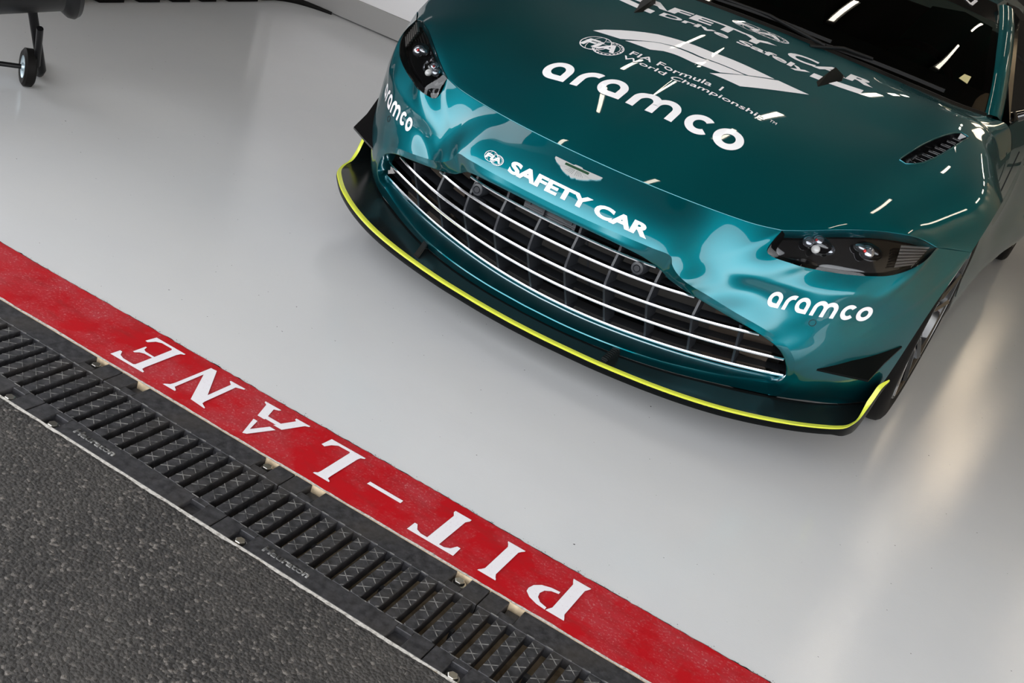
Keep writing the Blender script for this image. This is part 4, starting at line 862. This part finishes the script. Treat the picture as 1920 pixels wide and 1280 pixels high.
# drain grates
SEG = .4755; PIT = SEG/12
def make_grate():
    G = empty('drain_grate')
    bm = bmesh.new(); x0, x1 = .0012, SEG-.0012; zt, zb = -.0008, -.024
    ya, yb, yc_, yd = -.0008, -.0600, -.2130, GY+.0015
    pk = [.043, .077]
    for (p0, p1, side) in ((ya, yb, 0), (yc_, yd, 1)):
        # rail split round four bolt pockets
        segs = [(x0, pk[0]), (pk[1], SEG-pk[1]), (SEG-pk[0], x1)]
        for a, b in segs: box(bm, a, b, min(p0, p1), max(p0, p1), zb, zt)
        for a, b in ((pk[0], pk[1]), (SEG-pk[1], SEG-pk[0])):
            if side == 0: box(bm, a, b, p1, p0-.038, zb, zt); box(bm, a+.004, b-.004, p0-.038, p0-.008, zb, zt-.012)
            else: box(bm, a, b, p1+.038, p0, zb, zt); box(bm, a, b, p1, p1+.038, zb, zt-.011)
    for k in range(12):
        c = (k+.5)*PIT; box(bm, c-.0118, c+.0118, yc_, yb, zb, zt)
        if k % 4 == 3: box(bm, c+.0118, c+PIT-.0118 if k < 11 else x1, -.14, -.128, zb-.02, zb+.004)
    bmesh.ops.bevel(bm, geom=[e for e in bm.edges if all(abs(v.co.z-zt) < 1e-5 for v in e.verts)], offset=.0012, segments=1, affect='EDGES')
    # raised anti-slip ridges
    for k in range(12):
        c = (k+.5)*PIT; hw_ = .0108
        for sgn in (1, -1):
            for j in range(-30, 40):
                # lattice line y = sgn*t*x + j*pitch
                ya_ = sgn*.86*(c-hw_)-.064-j*.034; yb_ = sgn*.86*(c+hw_)-.064-j*.034; xa_, xb_ = c-hw_, c+hw_
                lo_, hi_ = -.2115, -.0615
                if max(ya_, yb_) < lo_ or min(ya_, yb_) > hi_: continue
                def cl(xx, yy, x2, y2):
                    if yy > hi_: t = (hi_-yy)/(y2-yy); return xx+(x2-xx)*t, hi_
                    if yy < lo_: t = (lo_-yy)/(y2-yy); return xx+(x2-xx)*t, lo_
                    return xx, yy
                p_, q_ = cl(xa_, ya_, xb_, yb_), cl(xb_, yb_, xa_, ya_)
                a = Vector((*p_, 0)); b = Vector((*q_, 0)); d = b-a
                if d.length < .003: continue
                d.normalize(); n = Vector((-d.y, d.x, 0))*.0007
                vs = [bm.verts.new((p.x, p.y, z)) for z in (zt, zt+.0010) for p in (a-n, b-n, b+n, a+n)]
                for f in [(4, 5, 6, 7), (0, 1, 5, 4), (1, 2, 6, 5), (2, 3, 7, 6), (3, 0, 4, 7)]: bm.faces.new([vs[i] for i in f]).material_index = 1
    # ridges on the ends of the bars
    for k in range(12):
        c = (k+1)*PIT
        if k == 11: continue
        for ye in (-.0585, -.2145):
            vs = box(bm, c-.008, c+.008, ye-.0007, ye+.0007, zt, zt+.001, 1)
    fin(bm, 'frame', None, G, mats=['cast_iron', 'worn_ridge'], doubles=0)
    t = text_bm('Hauraton', .035); fit01(t)
    r = bmesh.ops.extrude_face_region(t, geom=t.faces[:])
    for v in [e for e in r['geom'] if isinstance(e, bmesh.types.BMVert)]: v.co.z = 1
    for v in t.verts: v.co = Vector((.108+v.co.x*.104, -.2460+v.co.y*.0175, zt+v.co.z*.0016))
    recalc(t); fin(t, 'raised_lettering', 'worn_ridge', G)
    return G
def bolt(parent, x, y):
    B = empty('bolt', (x, y, -.012)); B.parent = parent
    bm = bmesh.new(); lathe(bm, [(0, .0145), (.0015, .0145), (.0025, .0115)], 'Z', 24); recalc(bm); fin(bm, 'washer', 'bolt_steel', B, smooth=40)
    bm = bmesh.new(); vs = [[(.0105*math.cos(a), .0105*math.sin(a), z) for a in [PI/3*k for k in range(6)]] for z in (.0015, .008)]+[[(.0090*math.cos(a), .0090*math.sin(a), .0092) for a in [PI/3*k for k in range(6)]]]
    gridmesh(bm, vs, close=True); bm.faces.new([bm.verts.new(p) for p in vs[2]]); recalc(bm); fin(bm, 'hex_head', 'bolt_steel', B)
proto = make_grate(); proto.location = (-SEG*3, 0, 0)
GR_L = {-3: None, -2: 'grate left of the E, cut by the left picture edge', -1: 'grate below the letters E, N and A', 0: 'grate below the hyphen, T and I', 1: 'grate below the letter P', 2: 'grate at the bottom end of the red line'}
GLAB = {-3: 'black slotted drain grate farthest to the left', -2: 'black slotted drain grate at the left edge of the picture', -1: 'black slotted drain grate beside the letters E, N and A', 0: 'black slotted drain grate beside the hyphen, T and I', 1: 'black slotted drain grate beside the letter P', 2: 'black slotted drain grate cut by the bottom edge, past the letter P'}
BOLTS = {-2: [(SEG-.0585, -.021), (SEG-.0570, -.252)], -1: [(.0620, -.252), (SEG-.057, -.021)], 0: [(.0615, -.2495), (SEG-.0605, -.019)], 1: [(.0605, -.2525), (SEG-.06, -.02)], 2: [(.06, -.25)], -3: [(.06, -.25)]}
for k in range(-3, 3):
    if k == -3: g = proto
    else:
        g = proto.copy(); COL.objects.link(g)
        for ch in [c for c in proto.children if c.type == 'MESH']:
            d = ch.copy(); COL.objects.link(d); d.parent = g
    g.location = (SEG*k, 0, 0); tag(g, GLAB[k], 'drain grate', 'drain grates along the pit lane')
    g['_k'] = k
for g in [o for o in bpy.data.objects if '_k' in o.keys()]:
    for x, y in BOLTS[g['_k']]: bolt(g, x, y)
    del g['_k']

# ---- room shell
bm = bmesh.new(); box(bm, -3.14, -3.0, 1.2, 12, .5, 4.9); struct(fin(bm, 'wall_left', 'dark_wall'))
bm = bmesh.new(); box(bm, -3.14, -3.0, 1.2, 12, 0, .5); struct(fin(bm, 'baseboard_left', 'white_wall'))
bm = bmesh.new(); box(bm, -3.14, 8, 12, 12.15, 0, 4.9); struct(fin(bm, 'wall_back', 'dark_wall'))
bm = bmesh.new(); box(bm, 3.7, 3.85, .1, 12, 0, 4.9); struct(fin(bm, 'wall_right', 'beige_wall'))
bm = bmesh.new(); box(bm, -3.3, 8, .1, 12.1, 4.9, 5.0); struct(fin(bm, 'ceiling', 'dark_ceiling'))
bm = bmesh.new(); box(bm, -3.3, 8, .1, .3, 3.4, 5.0); struct(fin(bm, 'wall_front', 'facade'))
bm = bmesh.new(); box(bm, -9, 12, -3.0, .1, 4.2, 4.6); struct(fin(bm, 'added_overhang', 'added_canopy'))  # unseen overhang outside the door, added to shape sky reflections and brightness
# white partition behind the car's far wing
bm = bmesh.new(); box(bm, -2.96, -1.02, 3.70, 3.78, .125, 1.7); struct(fin(bm, 'wall_partition', 'white_wall'))
bm = bmesh.new(); box(bm, -2.96, -1.02, 3.685, 3.79, .006, .125); struct(fin(bm, 'baseboard_partition', 'grey_skirting'))
for o in (bpy.data.objects['wall_partition'], bpy.data.objects['baseboard_partition']): pass
# ---- ceiling lights
LIGHTS = []
for xr in (-2.2, -.4, 1.45, 3.3):
    for yr in (1.6, 3.6, 5.6, 7.6, 9.6, 11.3): LIGHTS.append((xr, yr))
pos_name = {-2.2: 'leftmost', -.4: 'second', 1.45: 'third', 3.3: 'rightmost'}
lamp0 = None
for i, (x, y) in enumerate(LIGHTS):
    if lamp0 is None:
        g = empty('ceiling_light')
        bm = bmesh.new(); box(bm, -.06, .06, -.47, .47, .03, .10); fin(bm, 'lamp_housing', 'lamp_body', g)
        bm = bmesh.new(); box(bm, -.035, .035, -.45, .45, .0, .03); fin(bm, 'diffuser', 'lamp_tube', g); lamp0 = g
    else:
        g = lamp0.copy(); COL.objects.link(g)
        for ch in list(lamp0.children): d = ch.copy(); COL.objects.link(d); d.parent = g
    g.location = (x, y, 4.75); tag(g, 'long lit ceiling lamp, %s from the door in the %s row' % (('first', 'second', 'third', 'fourth', 'fifth', 'last')[i % 6], pos_name[x]), 'ceiling lamp', 'ceiling lamps over the car')

for (x, y, z, nm) in ((1.62, 8.2, 2.55, 'nearer'), (1.50, 11.2, 2.75, 'farther')):  # unseen warm lights, added to make the streak on the floor
    g = empty('added_light', (x, y, 0)); tag(g, 'added unseen warm light on a slim mast behind the car, the %s of two' % nm, 'added light', 'added lights at the back of the garage')
    bm = bmesh.new(); tube(bm, [(0, .08, .03), (0, .08, z)], .02, 10); tube(bm, [(-.3, .08, .03), (.3, .08, .03)], .02, 8); tube(bm, [(0, -.2, .03), (0, .38, .03)], .02, 8); fin(bm, 'mast', 'black_metal', g, smooth=40)
    bm = bmesh.new(); box(bm, -.19, .19, -.02, .06, z-.38, z+.38); fin(bm, 'lamp_housing', 'lamp_body', g)
    bm = bmesh.new(); box(bm, -.16, .16, -.03, -.021, z-.35, z+.35); fin(bm, 'added_light_face', 'added_glow', g)
# ---- drum fan at the far left (its axle runs diagonally)
FAN = empty('drum_fan', (-1.985, 1.075, 0), math.radians(58)); tag(FAN, 'black drum fan on a wheeled tube frame at the top left corner', 'fan')
def fanpart(bm, name, m_, smooth=40, parent=None):
    recalc(bm); return fin(bm, name, m_, parent or FAN, smooth=smooth)
DX, DY, DZ, FT = -.295, -.01, .468, 13.
TILT = Matrix.Rotation(math.radians(-FT), 4, 'Y')
def drum(bm): bmesh.ops.transform(bm, matrix=Matrix.Translation((DX, DY, DZ))@TILT, verts=bm.verts)
bm = bmesh.new(); lathe(bm, [(-.52, .262), (-.51, .27), (-.47, .262), (.31, .262), (.33, .285), (.345, .29), (.36, .283), (.36, .262), (.33, .255), (-.52, .255)], 'X', 64); drum(bm); fanpart(bm, 'drum', 'black_metal')
bm = bmesh.new(); lathe(bm, [(-.2, 0), (-.2, .08), (-.05, .09), (-.05, 0)], 'X', 24)
for k in range(5):
    a = 2*PI*k/5; tube(bm, [(-.12, .05*math.cos(a), .05*math.sin(a)), (-.10, .24*math.cos(a+.3), .24*math.sin(a+.3))], [.03, .05], 4)
drum(bm); fanpart(bm, 'fan_blades', 'black_metal')
for xx in (-.50, .35):
    bm = bmesh.new()
    for r in (.06, .12, .18, .24): tube(bm, [(xx, r*math.cos(t), r*math.sin(t)) for t in np.linspace(0, 2*PI, 33)], .003, 5, False)
    drum(bm); fanpart(bm, 'guard', 'black_metal')
for s, xx in ((1, .062), (-1, -.60)):
    bm = bmesh.new(); tube(bm, [(xx-.125, -.02, .50), (xx-.080, .005, .30), (xx-.020, .06, .10), (xx, .085, .035), (xx, .11, .016), (xx, .15, .016), (xx, .30, .016)], .0155, 12); fanpart(bm, 'frame_tube', 'black_metal')
    bm = bmesh.new(); tube(bm, [(xx-.06*s, -.10, .23), (xx-.035*s, .0, .075)], .011, 10); fanpart(bm, 'axle_strut', 'black_metal')
    WHL = empty('caster_wheel', (0 if s > 0 else -.56, 0, .064)); WHL.parent = FAN
    bm = bmesh.new(); lathe(bm, [(-.017, .038), (-.019, .055), (-.012, .064), (0, .0635), (.012, .064), (.019, .055), (.017, .038)], 'X', 40); recalc(bm); fin(bm, 'tyre', 'rubber', WHL, smooth=40)
    bm = bmesh.new(); lathe(bm, [(-.022, 0), (-.022, .012), (-.014, .014), (-.012, .034), (-.017, .039), (.017, .039), (.012, .034), (.014, 0)], 'X', 32); recalc(bm); fin(bm, 'hub', 'zinc', WHL, smooth=40)
bm = bmesh.new(); tube(bm, [(-.60, 0, .064), (.02, 0, .064)], .0085, 12); fanpart(bm, 'axle', 'black_metal')
for x_, a_ in ((-.06, -1.9), (.34, -1.3)):
    bm = bmesh.new(); lathe(bm, [(.262, 0), (.262, .004), (.275, .004), (.275, .007), (.285, .007), (.285, 0)], 'Z', 10); bmesh.ops.transform(bm, matrix=Matrix.Translation((x_, 0, 0))@Matrix.Rotation(a_+PI/2, 4, 'X')@Matrix.Rotation(PI, 4, 'X'), verts=bm.verts); drum(bm); fanpart(bm, 'screw', 'bolt_steel')

# ---- dark blocks along the left wall
spans = [(1.80,2.085),(2.17,2.355),(2.415,2.585),(2.635,2.792),(2.842,2.985),(3.045,3.315)]
names_ = ['nearest the drum fan','second from the drum fan','third from the drum fan','third from the partition corner','second from the partition corner','nearest the partition corner']
for (a, b), nm in zip(spans, names_):
    bm = bmesh.new(); box(bm, -3.0, -2.765, a, b, .0, .42); bmesh.ops.bevel(bm, geom=bm.edges[:], offset=.018, segments=3, affect='EDGES')
    o = fin(bm, 'rubber_block', 'rubber', None, smooth=40); tag(o, 'black block standing at the left wall, %s' % nm, 'block', 'black blocks along the left wall')
bm = bmesh.new(); c = crom([(-2.79,3.33,.03),(-2.775,3.42,.03),(-2.74,3.50,.028),(-2.69,3.56,.024),(-2.62,3.61,.018),(-2.55,3.645,.012)], 40); tube(bm, c, [float(q) for q in np.linspace(.026, .008, 40)], 12); o = fin(bm, 'hose', 'rubber', None, smooth=60); tag(o, 'black hose curving along the floor to the white partition', 'hose')
